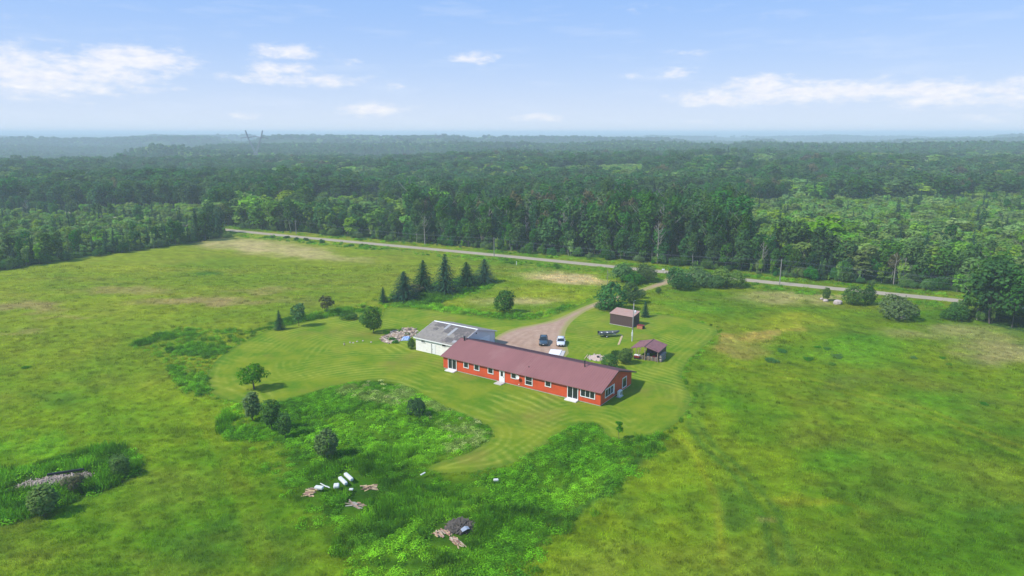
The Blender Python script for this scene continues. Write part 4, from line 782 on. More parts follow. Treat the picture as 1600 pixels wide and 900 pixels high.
def patch(x0, y0, x1, y1, dz, m, nm, ragged=.0):   # sheet lying on the front slope, cut ragged
    n = 9; vs = []
    for j in (0, 1):
        for i in range(n+1):
            x = x0+(x1-x0)*i/n; y = (y0 if j == 0 else y1)+rs.uniform(-ragged, ragged); y = max(-.3, min(GW/2-.05, y)); vs.append((x, y, GH+.06+sg*y+dz))
    vs2 = [(a, b, c-dz-.01+.004) for a, b, c in vs]; m_ = len(vs); fs = [(i, i+1, n+2+i, n+1+i) for i in range(n)]+[(i, m_+i, m_+i+1, i+1) for i in range(n)]+[(n+1+i, n+2+i, m_+n+2+i, m_+n+1+i) for i in range(n)]
    MB().add(vs+vs2, fs).build(nm, m, grf)
patch(4.6, 3.3, 11.2, 6.4, .018, M['shingled'], 'bare_patch', .35); patch(7.0, .3, 9.2, 1.9, .022, M['shingled'], 'bare_patch', .2); patch(8.6, 1.4, 11.4, 3.2, .026, M['shingled'], 'bare_patch', .25); patch(.9, 4.9, 4.2, 6.4, .02, M['shingled'], 'bare_patch', .3)
patch(1.5, 3.6, 2.9, 4.3, .02, M['shingled'], 'bare_patch', .25); patch(6.4, 2.5, 7.1, 5.6, .034, M['shinglel'], 'roof_sheet', .02); patch(4.0, 4.4, 4.7, 6.5, .034, M['shinglel'], 'roof_sheet', .02); patch(9.3, .6, 10.6, 1.4, .034, M['shinglel'], 'roof_sheet', .05)
for j in range(1, 14):    # shingle course edges
    pass
mb = MB()
for j in range(1, 30):
    y = -.35+j*.235
    if y < GW/2-.1: mb.box(-.34, y, GH+.06+sg*y-.02, GL+.34, y+.03, GH+.06+sg*y+.012)
mb.build('shingle_course', M['shingle'], grf)
window_f(ga, 'x', 1.55, 2.65, 1.95, 2.85, 2, 2, -.012, fw=.1); w2 = window_f(ga, 'x', 7.2, 8.3, 2.1, 2.72, 1, 1, -.012, fw=.07)
d2 = B(4.55, -.06, .05, 5.4, -.015, 2.1, 'door', M['white'], ga); MB().disc((4.7, -.09, 1.05), (0, 1, 0), .05, .07, 8).build('handle', M['black'], d2); B(4.36, -.08, 0, 4.46, -.015, 2.2, 'door_jamb', M['steel'], ga)
gd = B(GL+.005, 5.6, 0, GL+.05, 11.1, 2.45, 'garage_door', M['ltblue'], ga)
for k in range(1, 5): B(GL+.052, 5.62, k*.49-.01, GL+.062, 11.08, k*.49+.01, 'panel_joint', M['bluegrey'], gd)
B(GL+.004, 6.3, 3.9, GL+.14, 6.5, 4.1, 'lamp', M['black'], ga)
# ------------------------------------------------------------------ brown shed, woodshed
sh = thing('shed', 'brown metal shed with a rusty single slope roof', 'shed', (23.71, 159.35, 0), R(-36.7))
mb = MB(); x = 0
while x < 5.99: mb.box(x, -.03, 0, x+.14, 0, 2.6); x += .25
for f_ in (lambda a, b, c, d: mb.box(a, b, 0, c, d, 2.62),): f_(0.01, 0, 5.99, .06)
mb.prism([(0, 0), (3.48, 0), (3.48, 3.2), (0, 2.6)], 0, .05); mb.prism([(0, 0), (3.48, 0), (3.48, 3.2), (0, 2.6)], 5.96, 6.01)
y = .1
while y < 3.4: mb.box(6.01, y, 0, 6.035, y+.13, 2.58+.172*y); y += .25
mb.box(0, 3.43, 0, 6, 3.48, 3.2); mb.build('wall', M['shedwall'], sh)
mb = MB(); zf = lambda y: 2.64+.172*y
for i in range(10):
    x0 = -.18+i*.637; mb.add([(x0, -.18, zf(-.18)), (x0+.6, -.18, zf(-.18)), (x0+.6, 3.66, zf(3.66)), (x0, 3.66, zf(3.66)), (x0, -.18, zf(-.18)+.05), (x0+.6, -.18, zf(-.18)+.05), (x0+.6, 3.66, zf(3.66)+.05), (x0, 3.66, zf(3.66)+.05)], [(0,3,2,1),(4,5,6,7),(0,1,5,4),(1,2,6,5),(2,3,7,6),(3,0,4,7)])
mb.add([(-.17, -.17, zf(-.17)-.03), (6.17, -.17, zf(-.17)-.03), (6.17, 3.65, zf(3.65)-.03), (-.17, 3.65, zf(3.65)-.03), (-.17, -.17, zf(-.17)+.03), (6.17, -.17, zf(-.17)+.03), (6.17, 3.65, zf(3.65)+.03), (-.17, 3.65, zf(3.65)+.03)], [(0,3,2,1),(4,5,6,7),(0,1,5,4),(1,2,6,5),(2,3,7,6),(3,0,4,7)])
mb.build('roof', M['rustroof'], sh); B(-.1, -.12, -.02, 6.1, .0, .07, 'skirt', M['conc'], sh)
bxp = G(1001, 513); cr = thing('wooden_crate', 'orange brown wooden box against the end of the brown shed', 'crate', (bxp[0], bxp[1], 0), R(-36.7))
B(-.7, -.6, 0, .7, .6, .75, 'box', M['orange'], cr)
for k in range(4): B(-.74, -.64+k*.33, .76, .74, -.36+k*.33, .80, 'lid_board', M['redp'], cr)
B(.72, -.55, .05, .78, .55, .6, 'side_panel', M['black'], cr)
WA = R(-29.7); WO = (24.2, 133.2)
ws = thing('woodshed', 'open sided woodshed with a faded purple gable roof', 'shed', (WO[0], WO[1], 0), WA)
W_, L_2, HE, HP = 5.94, 5.87, 2.25, 3.0
mb = MB(); prof = [(0, HE), (W_/2, HP), (W_, HE), (W_, HE-.09), (W_/2, HP-.09), (0, HE-.09)]
mb.add([(a, y, b) for y in (0, L_2) for a, b in prof], [(0,1,7,6),(1,2,8,7),(2,3,9,8),(3,4,10,9),(4,5,11,10),(5,0,6,11),(0,5,4,1),(1,4,3,2),(6,7,10,11),(7,8,9,10)])
y = .2
while y < L_2:
    for s0, s1 in ((0, W_/2), (W_, W_/2)): mb.add([(s0, y-.03, HE+.002), (s0, y+.03, HE+.002), (s1, y+.03, HP+.002), (s1, y-.03, HP+.002), (s0, y-.015, HE+.03), (s0, y+.015, HE+.03), (s1, y+.015, HP+.03), (s1, y-.015, HP+.03)], [(4,5,6,7),(0,1,5,4),(2,3,7,6),(1,2,6,5),(3,0,4,7)])
    y += .3
r2 = mb.build('roof', M['purple'], ws); MB().tube([(W_/2, -.02, HP+.03), (W_/2, L_2+.02, HP+.03)], .07, 6).build('ridge_cap', M['darkred'], r2)
for a, b in [(.25, .3), (.25, L_2-.3), (W_-.3, .3), (W_-.3, L_2-.3), (W_/2, .3), (1.7, .3), (.25, 3)]: B(a-.07, b-.07, 0, a+.07, b+.07, (HE if a != W_/2 else HP)-.08+min(a, W_-a)*0, 'post', M['logd'], ws)
B(1.6, L_2-.35, 0, W_-.2, L_2-.28, 2.2, 'back_wall', M['shedwall'], ws); B(W_-.25, 1.2, 0, W_-.18, L_2-.36, 2.15, 'side_wall', M['shedwall'], ws)
logme = None
def logmesh(l, r, seed, split=True):
    r_ = random.Random(seed); n = 7 if not split else 5; mb = MB(); pr = [(r*(1 if not split or k else .2)*r_.uniform(.8, 1.1)*math.cos(2*math.pi*k/n), r*r_.uniform(.8, 1.1)*math.sin(2*math.pi*k/n)) for k in range(n)]
    mb.prism(pr, -l/2, l/2); me = bpy.data.meshes.new('log'); me.from_pydata(mb.v, [], mb.f); return me
def logpile(t, spots, mats, l=.45, r=.11, name='log'):
    kinds = [logmesh(l*q, r, i+int(l*10)) for i, q in enumerate((1, .85, 1.15))]
    for i, me in enumerate(kinds): me.materials.append(mats[i % len(mats)])
    for i, (x, y, z, rz, ry) in enumerate(spots):
        o = link(name, kinds[i % 3], t); o.location = (x, y, z); o.rotation_euler = (rnd.random()*6, ry, rz)
def at_ws(u, v): return toworld(u, v, WO, WA)
x, y = at_ws(3.6, .75); t = thing('firewood_stack', 'stack of split firewood along the front of the open woodshed', 'firewood', (x, y, 0), WA)
logpile(t, [((i % 15)*.245-1.75+rnd.uniform(-.04, .04), rnd.uniform(-.06, .06), .12+(i//15)*.2, R(90)+rnd.uniform(-.1, .1), 0) for i in range(60)], [M['logd'], M['logw'], M['dead']])
x, y = at_ws(W_+.15, 2.4); t = thing('firewood_stack', 'taller stack of grey firewood at the right side of the woodshed', 'firewood', (x, y, 0), WA)
logpile(t, [(rnd.uniform(-.05, .05), (i % 13)*.25-1.7, .12+(i//13)*.2, rnd.uniform(-.12, .12), 0) for i in range(91)], [M['logd'], M['dead'], M['rock']])
x, y = at_ws(1.3, .55); t = thing('red_cart', 'dark red cart with a white lid under the woodshed roof', 'cart', (x, y, 0), WA)
B(-.6, -.4, .3, .6, .4, .75, 'tub', M['redp'], t, .04); B(-.62, -.42, .76, .62, .42, .82, 'lid', M['white'], t, .02)
for a in (-.4, .4): 
    for b in (-.42, .42): MB().disc((a, b, .2), (0, 1, 0), .2, .08, 12).build('wheel', M['rubber'], t)
x, y = at_ws(3.0, 2.6); t = thing('barrel', 'pale barrel standing inside the open woodshed', 'barrel', (x, y, 0)); MB().tube([(0,0,0),(0,0,.3),(0,0,.6),(0,0,.9)], [.27,.31,.31,.27], 12).build('body', M['alu'], t, True); MB().disc((0, 0, .91), (0, 0, 1), .25, .03).build('lid', M['steel'], t)
x, y = at_ws(4.6, 2.4); t = thing('lawn_mower', 'dark ride on mower parked in the shade of the woodshed', 'mower', (x, y, 0), WA); B(-.45, -.8, .35, .45, .1, .85, 'hood', M['redp'], t, .08); B(-.35, .15, .55, .35, .6, .7, 'seat', M['black'], t, .04); B(-.35, .55, .7, .35, .65, 1.1, 'backrest', M['black'], t, .04); B(-.6, -.4, .12, .6, .5, .3, 'deck', M['steel'], t, .03)
for a in (-.45, .45):
    MB().disc((a, -.6, .2), (1, 0, 0), .2, .16, 12).build('wheel', M['rubber'], t); MB().disc((a, .5, .27), (1, 0, 0), .27, .2, 12).build('wheel', M['rubber'], t)
# ------------------------------------------------------------------ heap of split wood by the garage
hx, hy = G(624, 524); t = thing('firewood_heap', 'heap of pale split firewood between the dark bush and the garage', 'firewood', (hx, hy, 0), R(-20))
sp_ = []
for i in range(210):
    a = rnd.uniform(-1, 1); b = rnd.uniform(-1, 1); 
    if a*a+b*b > 1: continue
    z = .75*(1-(a*a+b*b))*rnd.uniform(.55, 1.05)+.08; sp_.append((a*3.3, b*6.4, z*.55, rnd.random()*6.28, rnd.uniform(-.35, .35)))
logpile(t, sp_, [M['logw'], mat('pale_split_wood', (.60,.50,.40), .9, .25, 3), M['logd']], .95, .17)
mb = MB().add([(a*3.4*q, b*6.2*q, .26*(1-q*q)) for q in (1, .6) for a, b in [(math.cos(k*.5236), math.sin(k*.5236)) for k in range(12)]]+[(0, 0, .6)], [(k, (k+1) % 12, 12+(k+1) % 12, 12+k) for k in range(12)]+[(12+k, 12+(k+1) % 12, 24) for k in range(12)]); mb.build('bark_litter', M['logd'], t)
x, y = G(634, 530.5); t = thing('blue_tarp', 'crumpled pale blue tarp on the edge of the firewood heap', 'tarp', (x, y, 0)); r_c = random.Random(4); n_ = 7
MB().add([((i/n_-.5)*1.9, (j/n_-.5)*1.9, .3+.35*r_c.random() if 0 < i < n_ and 0 < j < n_ else .1*r_c.random()) for i in range(n_+1) for j in range(n_+1)], [(i*(n_+1)+j, (i+1)*(n_+1)+j, (i+1)*(n_+1)+j+1, i*(n_+1)+j+1) for i in range(n_) for j in range(n_)]).build('sheet', M['bluet'], t)
x, y = G(630, 532); t = thing('white_bucket', 'white bucket beside the blue tarp', 'bucket', (x, y, 0)); MB().tube([(0,0,0),(0,0,.4)], [.15,.19], 10).build('body', M['white'], t); MB().tube([(-.19,0,.38),(-.1,0,.5),(.1,0,.5),(.19,0,.38)], .01, 4).build('handle', M['steel'], t)
for a_, b_, c_, d_ in [(612,532,6,14),(604,522,6,12),(626,519,6,12),(618,536,5,12),(636,524,5,9)]: P_(a_, b_, c_, d_, CLU, 'weed_clump', 'low green weeds growing through the firewood heap', 'weeds', 'weeds in the firewood heap')
P_(643,545,17,16,SH[0],'round_bush','small dark bush at the corner of the white garage','bush')
# ------------------------------------------------------------------ yard things
px_, py_ = G(987.6, 533); t = thing('yard_pole', 'tall grey yard pole with a lamp beside the woodshed', 'pole', (px_, py_, 0))
MB().tube([(0,0,0),(.03,0,4),(.1,.1,8.6)], [.14,.12,.09], 8).build('pole', M['pole'], t, True); MB().tube([(.09,.1,8.3),(.11,.1,9.2),(.55,.1,9.3)], .03, 6).build('mast_arm', M['alu'], t)
lm = MB().tube([(.1,0,6.9),(.35,-.25,7.0)], .03, 5).tube([(.35,-.3,7.1),(.42,-.38,6.95),(.45,-.42,6.6)], [.09,.22,.12], 8).box(.2,-.2,6.3,.5,-.1,6.75).build('yard_lamp', M['lamp'], t)
B(-.24, -.3, 1.2, .1, -.12, 2.1, 'meter_box', M['white'], t, .02); MB().tube([(-.05,-.2,0),(-.05,-.2,2.6)], .09, 8).build('conduit', M['white'], t)
# boat and trailer
bx, by = G(951, 526); tr = thing('boat_trailer', 'small boat trailer on the grass near the brown shed', 'trailer', (bx, by, 0), R(8))
mb = MB(); mb.box(-2.1,-.5,.38,1.6,-.42,.46); mb.box(-2.1,.42,.38,1.6,.5,.46)
for q in (-2.0,-.7,.5,1.5): mb.box(q,-.42,.385,q+.07,.42,.455)
mb.tube([(1.6,-.46,.42),(3.0,0,.42)], .04, 5).tube([(1.6,.46,.42),(3.0,0,.42)], .04, 5).tube([(3.0,0,.42),(3.0,0,0)], .03, 5); mb.build('frame', M['steel'], tr)
for s_ in (-1, 1):
    wl = MB().disc((-.7, s_*.82, .3), (0, 1, 0), .3, .18, 14).build('wheel', M['rubber'], tr); MB().disc((-.7, s_*.915, .3), (0, 1, 0), .15, .02, 10).build('hub', M['white'], wl)
bo = thing('boat', 'small open grey aluminium boat resting on the trailer', 'boat', (bx, by, .5), R(8))
st_ = [(-2.3,.72,.66,.0),(-1.2,.80,.66,-.02),(.2,.80,.68,-.02),(1.3,.62,.74,.06),(2.1,.30,.84,.25),(2.5,.03,.92,.6)]; mb = MB()
for x_, w_, h_, k_ in st_:
    for (a, b) in ((-w_, h_), (-w_*.86, k_+.2), (0, k_), (w_*.86, k_+.2), (w_, h_), (w_*.94, h_), (w_*.8, k_+.24), (0, k_+.06), (-w_*.8, k_+.24), (-w_*.94, h_)): mb.v.append((x_, a, b))
for i in range(5):
    for k in range(10): mb.f.append((i*10+k, i*10+(k+1) % 10, (i+1)*10+(k+1) % 10, (i+1)*10+k))
mb.f.append((0,1,2,3,4,5,6,7,8,9)); mb.box(-2.32,-.62,.1,-2.27,.62,.62); mb.build('hull', M['hull'], bo); B(-2.2, -.6, .12, 1.6, .6, .16, 'floor', M['palec'], bo)
for x_ in (-1.7,-.4,.9): B(x_, -.66, .4, x_+.28, .66, .45, 'bench', M['white'], bo)
MB().box(-2.6,-.15,.5,-2.3,.15,.95).tube([(-2.5,0,.5),(-2.5,0,-.1)], .06, 6).build('outboard_motor', M['black'], bo)
# planks, fire pit, platform, marker stones
p0 = Vector(G(972, 524)+(0,)); p1 = Vector(G(966, 539)+(0,)); t = thing('long_plank', 'pale yellow plank lying on the lawn near the boat', 'plank', (p0+p1)/2, math.atan2(p1.y-p0.y, p1.x-p0.x)); ln = (p1-p0).length
B(-ln/2, -.16, .01, ln/2, .16, .07, 'board', M['tan'], t); B(-ln/2, .18, .01, ln/2-.3, .26, .05, 'board', M['logw'], t)
x, y = G(932, 559); t = thing('fire_pit', 'sandy fire pit patch framed by old timbers on the lawn', 'fire pit', (x, y, 0), R(-20))
n_ = 18; MB().add([(1.9*math.cos(k/n_*6.283)*(.9+.15*math.sin(k*3)), 2.2*math.sin(k/n_*6.283)*(.9+.15*math.cos(k*5)), .012) for k in range(n_)]+[(0, 0, .06)], [(k, (k+1) % n_, n_) for k in range(n_)]).build('sand', mat('pale_sand', (.55,.40,.31), .95, .25, 3, .2), t)
for q in range(9):
    a = q*.7; s_ = rnd.uniform(.16, .3); o = MB().tube([(1.7*math.cos(a), 2.0*math.sin(a), -.02), (1.7*math.cos(a), 2.0*math.sin(a), s_*.6), (1.7*math.cos(a), 2.0*math.sin(a), s_)], [s_, s_*.95, s_*.5], 7).build('stone', M['rock'], t)
B(-2.2, -1.6, .01, -2.05, 1.2, .12, 'timber', M['tan'], t); MB().tube([(.3,.2,.03),(.3,.2,.35)], [.25,.3], 10).build('kettle', M['black'], t)
x, y = G(868, 551.5); t = thing('concrete_platform', 'low white slab on the gravel behind the red house', 'slab', (x, y, 0), R(-12)); B(-1.3,-1.7,.0,1.1,1.7,.22,'slab',M['white'],t,.01); B(1.15,-1.9,.0,1.9,1.5,.12,'step',M['conc'],t)
for q, (a, b) in enumerate([(538,538),(547,535.5),(552,536),(558,534),(567,533),(580,535)]):
    x, y = G(a, b); t = tag(MB().tube([(0,0,-.02),(0,0,.12),(0,0,.2)], [.22,.2,.1], 7).build('marker_stone', M['rock'], None), 'small pale stone lying on the mown lawn left of the garage', 'stone', 'pale stones on the lawn'); t.location = (x, y, 0); t.rotation_euler.z = q
x, y = G(538, 540); t = tag(MB().tube([(0,0,0),(0,0,.9)], .07, 6).build('wooden_stake', M['logd'], None), 'short wooden stake among the pale lawn stones', 'stake'); t.location = (x, y, 0)
def rock(px, py, w_, lab):
    x, y = G(px, py); k = w_/ppm(x, y)/2; r_ = random.Random(px); n_ = 9; mb = MB()
    for i, (rr, z) in enumerate(((.95, -.05), (1.05, .35), (.9, .75), (.45, .98))):
        for q in range(n_): a = q/n_*6.283; f_ = r_.uniform(.85, 1.12); mb.v.append((rr*f_*math.cos(a)*k, rr*f_*math.sin(a)*k*.8, z*k*.95))
    for i in range(3):
        for q in range(n_): mb.f.append((i*n_+q, i*n_+(q+1) % n_, (i+1)*n_+(q+1) % n_, (i+1)*n_+q))
    mb.f.append(tuple(3*n_+q for q in range(n_))); o = tag(mb.build('boulder', M['rock'], None), lab, 'boulder'); o.location = (x, y, 0)
rock(1290,471,8,'small pale boulder at the foot of the upright bush by the road'); rock(1309,475,14,'pinkish boulder left of the round bush by the road'); rock(1407,498,15,'flat pinkish boulder before the broad willow bush'); rock(1284,468,6,'smallest pale stone beside the road bushes')
# ------------------------------------------------------------------ rubbish in the weeds
def slab(px, py, lx, ly, lz, rz, z, lab, tilt=0, nm='foam_slab'):
    x, y = G(px, py); lx *= .88; o = B(-lx/2, -ly/2, 0, lx/2, ly/2, lz, nm, M['foam'], None, min(lx, ly, lz)*.3); tag(o, lab, 'panel'); o.location = (x, y, z); o.rotation_euler = (0, tilt, R(rz))
slab(545,752,2.2,.5,.42,-49,.45,'long white rounded slab, upper of the two in the weeds',.06); slab(536,757,2.1,.5,.4,-49,.35,'long white rounded slab, lower of the two in the weeds',.1)
slab(526,765,.8,.9,.4,10,.35,'small square white piece below the long slabs'); slab(499,768,1.3,.6,.35,-12,.4,'white rounded piece left of the long slabs'); slab(506,765,1.6,.12,.1,-40,.6,'thin white strip beside the left white piece'); slab(513,768,.8,.14,.1,-38,.6,'short white strip among the weeds'); slab(775,756,.75,.4,.25,5,.45,'small white box alone in the tall weeds'); slab(661,746,1.0,.22,.1,55,.5,'narrow white strip lying on the weeds'); slab(549,769,.6,.4,.2,0,.3,'small pale scrap near the brown boards')
def boards(px, py, w_, d_, rz, n, m, lab, mats, h=.3):
    x, y = G(px, py); t = thing('board_heap', lab, 'scrap wood', (x, y, 0), R(rz)); me = []
    for q in range(3):
        b_ = MB().box(-.3-.15*q, -.07, -.02, .3+.15*q, .07, .02); k = bpy.data.meshes.new('board'); k.from_pydata(b_.v, [], b_.f); k.materials.append(mats[q % len(mats)]); me.append(k)
    for q in range(n):
        a, b = rnd.uniform(-1, 1), rnd.uniform(-1, 1); o = link('board', me[q % 3], t); o.location = (a*w_*.75, b*d_*.8, .05+h*.6*rnd.random()*(1.1-abs(a*b))); o.rotation_euler = (rnd.uniform(-.4, .4), rnd.uniform(-.2, .2), rnd.gauss(0, .28)); o.scale = (1, 1, 1)
mm = [M['rot'], M['logd'], M['tan']]
boards(485,770,.5,1.2,-10,34,0,'heap of rotten orange brown boards left of the white slabs',mm); boards(577,763,1.1,.9,10,26,0,'heap of broken brown boards right of the white slabs',mm); boards(556,790,1.2,.6,-20,24,0,'low heap of grey brown boards below the white slabs',[M['rot'],M['dead'],M['logd']])
boards(691,833,.7,1.1,-60,26,0,'left arm of the tan board heap near the bottom of the field',[M['tan'],M['logw'],M['rot']]); boards(714,848,1.2,.5,-55,26,0,'right arm of the tan board heap near the bottom of the field',[M['tan'],M['rot'],M['logw']]); 
def sticks(px, py, w_, d_, n, rz, lab, m, l=1.2, h=.6):
    x, y = G(px, py); t = thing('brush_heap', lab, 'brushwood', (x, y, 0), R(rz)); mb = MB(); r_ = random.Random(px)
    for q in range(n):
        a, b = r_.uniform(-1, 1), r_.uniform(-1, 1)
        if a*a+b*b > 1: continue
        z = h*(1-a*a-b*b)*r_.random()+.1; g = r_.random()*3.14; L3 = l*r_.uniform(.4, 1)/2; mb.tube([(a*w_-math.cos(g)*L3, b*d_-math.sin(g)*L3, z), (a*w_+math.cos(g)*L3, b*d_+math.sin(g)*L3, z+r_.uniform(-.15, .25))], r_.uniform(.03, .085), 3, False)
    tag(mb.build('sticks', M[m], t), kind='stuff'); MB().add([(a*w_*q, b*d_*q, h*.5*(1-q*q)+.02) for q in (1, .5) for a, b in [(math.cos(k*.5236), math.sin(k*.5236)) for k in range(12)]]+[(0, 0, h*.5)], [(k, (k+1) % 12, 12+(k+1) % 12, 12+k) for k in range(12)]+[(12+k, 12+(k+1) % 12, 24) for k in range(12)]).build('litter', mat('brush_litter', (.11,.085,.065), .95, .3, 4, .4), t); return t
t = sticks(88,752,4.3,1.35,700,21,'long heap of grey brushwood overgrown with weeds at the left','brush', .9, .34); B(-1.2, 1.0, .5, 3.0, 1.3, .75, 'dark_beam', M['black'], t); B(-.6, 1.35, .4, 2.6, 1.5, .6, 'dark_beam', M['logd'], t)
sticks(720,824,1.7,1.4,700,0,'dark tangle of twigs beside the tan boards','bark',.9,.5)
x, y = G(727, 833); t = thing('sheet_metal', 'bent pale grey metal sheet on the twig tangle', 'metal sheet', (x, y, .45), R(30)); MB().add([(-.5,-.3,0),(.1,-.35,.2),(.5,-.2,.05),(-.45,.3,.02),(.1,.35,.22),(.5,.3,.1),(-.5,-.3,.02),(.1,-.35,.22),(.5,-.2,.07),(-.45,.3,.04),(.1,.35,.24),(.5,.3,.12)], [(0,3,4,1),(1,4,5,2),(6,7,10,9),(7,8,11,10),(0,1,7,6),(1,2,8,7),(3,9,10,4),(4,10,11,5),(0,6,9,3),(2,5,11,8)]).build('sheet', M['alu'], t)
# ------------------------------------------------------------------ cars
def carpaint(nm, c):
    m, t, b, o = newmat(nm); b.inputs['Base Color'].default_value = c+(1,); b.inputs['Roughness'].default_value = .28; b.inputs['Coat Weight'].default_value = .5; b.inputs['Metallic'].default_value = .15; return m
def car(lab, x, y, rz, paint, low, suv, rack):
    """length along -y at the nose; hull and cabin lofted from cross sections"""
    t = thing('car', lab, 'car', (x, y, 0), rz, 'cars parked on the gravel'); H2 = 1.0 if suv else .92
    secs = [(-2.32,.62,.42,.60),(-2.22,.80,.26,.78),(-1.9,.88,.24,.88*H2),(-1.15,.91,.24,.98*H2),(-.5,.92,.24,1.02*H2),(.9,.92,.24,1.03*H2),(1.7,.90,.26,1.04*H2),(2.15,.86,.3,1.0*H2),(2.3,.72,.42,.72)]
    mb = MB()
    for y_, w_, z0, z1 in secs:
        for a, b in ((-w_*.9, z0), (-w_, z0+.12), (-w_, (z0+z1)/2+.05), (-w_*.94, z1-.06), (-w_*.78, z1), (w_*.78, z1), (w_*.94, z1-.06), (w_, (z0+z1)/2+.05), (w_, z0+.12), (w_*.9, z0)): mb.v.append((a, y_, b))
    for i in range(len(secs)-1):
        for k in range(10): mb.f.append((i*10+k, (i+1)*10+k, (i+1)*10+(k+1) % 10, i*10+(k+1) % 10))
    mb.f.append(tuple(range(10))); mb.f.append(tuple(range((len(secs)-1)*10, len(secs)*10))[::-1]); mb.build('body', paint, t, True)
    zt = 1.62 if suv else 1.46; zb = .97*H2; cab = [(-1.0,.80,zb,zb+.02),(-.25,.66,zb,zt-.04),(.1,.66,zb,zt),(1.2,.65,zb,zt-.02),(2.0 if suv else 1.75,.66,zb,zb+.1)]; g = MB()
    for y_, w_, z0, z1 in cab:
        for a, b in ((-.82, z0), (-w_, z1), (w_, z1), (.82, z0)): g.v.append((a, y_, b))
    for i in range(4):
        for k in range(3): g.f.append((i*4+k, (i+1)*4+k, (i+1)*4+k+1, i*4+k+1))
    g.f += [(0,1,2,3), (16,19,18,17)]; g.build('windows', M['glass'], t)
    rfm = MB()
    for y_, w_, z in ((-.33,.60,zt-.05),(-.05,.665,zt+.015),(1.2,.66,zt+.0),(1.5,.60,zt-.08)):
        rfm.v += [(-w_, y_, z-.05), (-w_*.92, y_, z+.02), (w_*.92, y_, z+.02), (w_, y_, z-.05)]
    for i in range(3):
        for k in range(3): rfm.f.append((i*4+k, (i+1)*4+k, (i+1)*4+k+1, i*4+k+1))
    rfm.f += [(0,1,2,3), (12,15,14,13)]+[(0,3,7,4),(4,7,11,8),(8,11,15,12)]; rfm.build('roof', paint, t, True)
    for s_ in (-1, 1):
        pl = MB(); pl.tube([(s_*.81,-.98,zb),(s_*.67,-.27,zt-.04)], .035, 4).tube([(s_*.825,.45,zb),(s_*.68,.45,zt-.02)], .035, 4).tube([(s_*.82,1.6,zb),(s_*.67,1.25,zt-.03)], .06, 4); pl.build('pillar', paint, t)
        MB().box(s_*.93-.10,-.72,zb+.0,s_*.93+.10,-.60,zb+.16).build('mirror', paint if suv is False else M['black'], t)
        MB().add([(s_*.45,-2.31,.62),(s_*.82,-2.12,.66),(s_*.84,-2.02,.80),(s_*.5,-2.24,.76),(s_*.45,-2.2,.62),(s_*.8,-2.0,.66),(s_*.8,-1.9,.78),(s_*.5,-2.1,.74)], [(0,1,2,3),(4,7,6,5),(0,4,5,1),(1,5,6,2),(2,6,7,3),(3,7,4,0)]).build('headlight', M['lamp'], t)
        B(s_*.78-.09, 2.2, .68, s_*.78+.09, 2.29, .92, 'tail_light', M['redp'], t)
        for yy in (-1.42, 1.38):
            wl = MB().disc((s_*.84, yy, .33), (1, 0, 0), .335, .22, 18).build('wheel', M['rubber'], t); MB().disc((s_*.955, yy, .33), (1, 0, 0), .2, .02, 12).build('rim', M['alu'], wl)
    B(-.42, -2.36, .40, .42, -2.325, .56, 'grille', M['black'], t); B(-.8, -2.31, .2, .8, -2.15, .36, 'bumper', M[low], t, .03); B(-.17, -2.385, .44, .17, -2.362, .54, 'number_plate', M['white'], t)
    if rack:
        for s_ in (-.55, .55): MB().tube([(s_, -.05, zt+.06), (s_, 1.25, zt+.06)], .02, 5).build('roof_rail', M['black'], t)
x, y = G(850, 541.5); car('dark blue grey car parked nose towards the red house', x, y+2.3, R(-4), carpaint('dark_blue_grey_paint', (.045,.075,.10)), 'black', True, True)
x, y = G(877.5, 542.5); car('white car parked beside the dark one', x, y+2.3, R(-4), carpaint('white_car_paint', (.74,.76,.78)), 'black', False, False)
# ------------------------------------------------------------------ poles and wires
def upole(px, py, pytop, lab):
    x, y = G(px, py); h = (py-pytop)/ppm(x, y)/math.cos(math.atan2(CH, y)); t = thing('utility_pole', lab, 'utility pole', (x, y, 0), math.atan2(*(RC[5]-RC[4])[::-1]), 'utility poles along the road')
    MB().tube([(0,0,0),(0,0,h)], [.16,.11], 8).build('pole', M['pole'], t); a = MB().box(-.06,-.9,h-.75,.06,.9,h-.62).build('crossarm', M['pole'], t)
    for q in (-.8, .8, 0): MB().tube([(0,q,h-.62),(0,q,h-.42)] if q else [(0,0,h),(0,0,h+.2)], [.05,.03], 6).build('insulator', M['insul'], a if q else t)
    return (x, y, h)
PL = [upole(463,365,344,'utility pole by the road at the far left'), upole(772,401,371,'utility pole by the road behind the spruces'), upole(1218,445,405,'utility pole by the road right of the driveway')]
d_ = Vector(PL[2])-Vector(PL[1]); d_.z = 0; e0 = Vector(PL[0])-(Vector(PL[1])-Vector(PL[0]))*.9; e0.z = PL[0][2]; e1 = Vector(PL[2])+d_*1.0; e1.z = PL[2][2]
t = thing('utility_pole', 'utility pole hidden beyond the right edge of the view', 'utility pole', (e1.x, e1.y, 0), 0, 'utility poles along the road'); MB().tube([(0,0,0),(0,0,e1.z)], [.16,.11], 8).build('pole', M['pole'], t)
pts = [e0, Vector(PL[0]), Vector(PL[1]), Vector(PL[2]), e1]; nrm = Vector((-d_.y, d_.x, 0)).normalized()
for a, dz, nm in ((.8,-.40,'far'),(-.8,-.40,'near'),(0,-1.8,'lowest')):
    mb = MB()
    for i in range(4):
        A, Bp = pts[i], pts[i+1]; mb.tube([A.lerp(Bp, q/10)+nrm*a+Vector((0, 0, dz-2.2*4*(q/10)*(1-q/10)*.55)) for q in range(11)], 0.016, 3, False)
    tag(mb.build('power_line', M['alu'], None), nm+' wire strung between the utility poles along the road', 'power line', 'wires along the road')
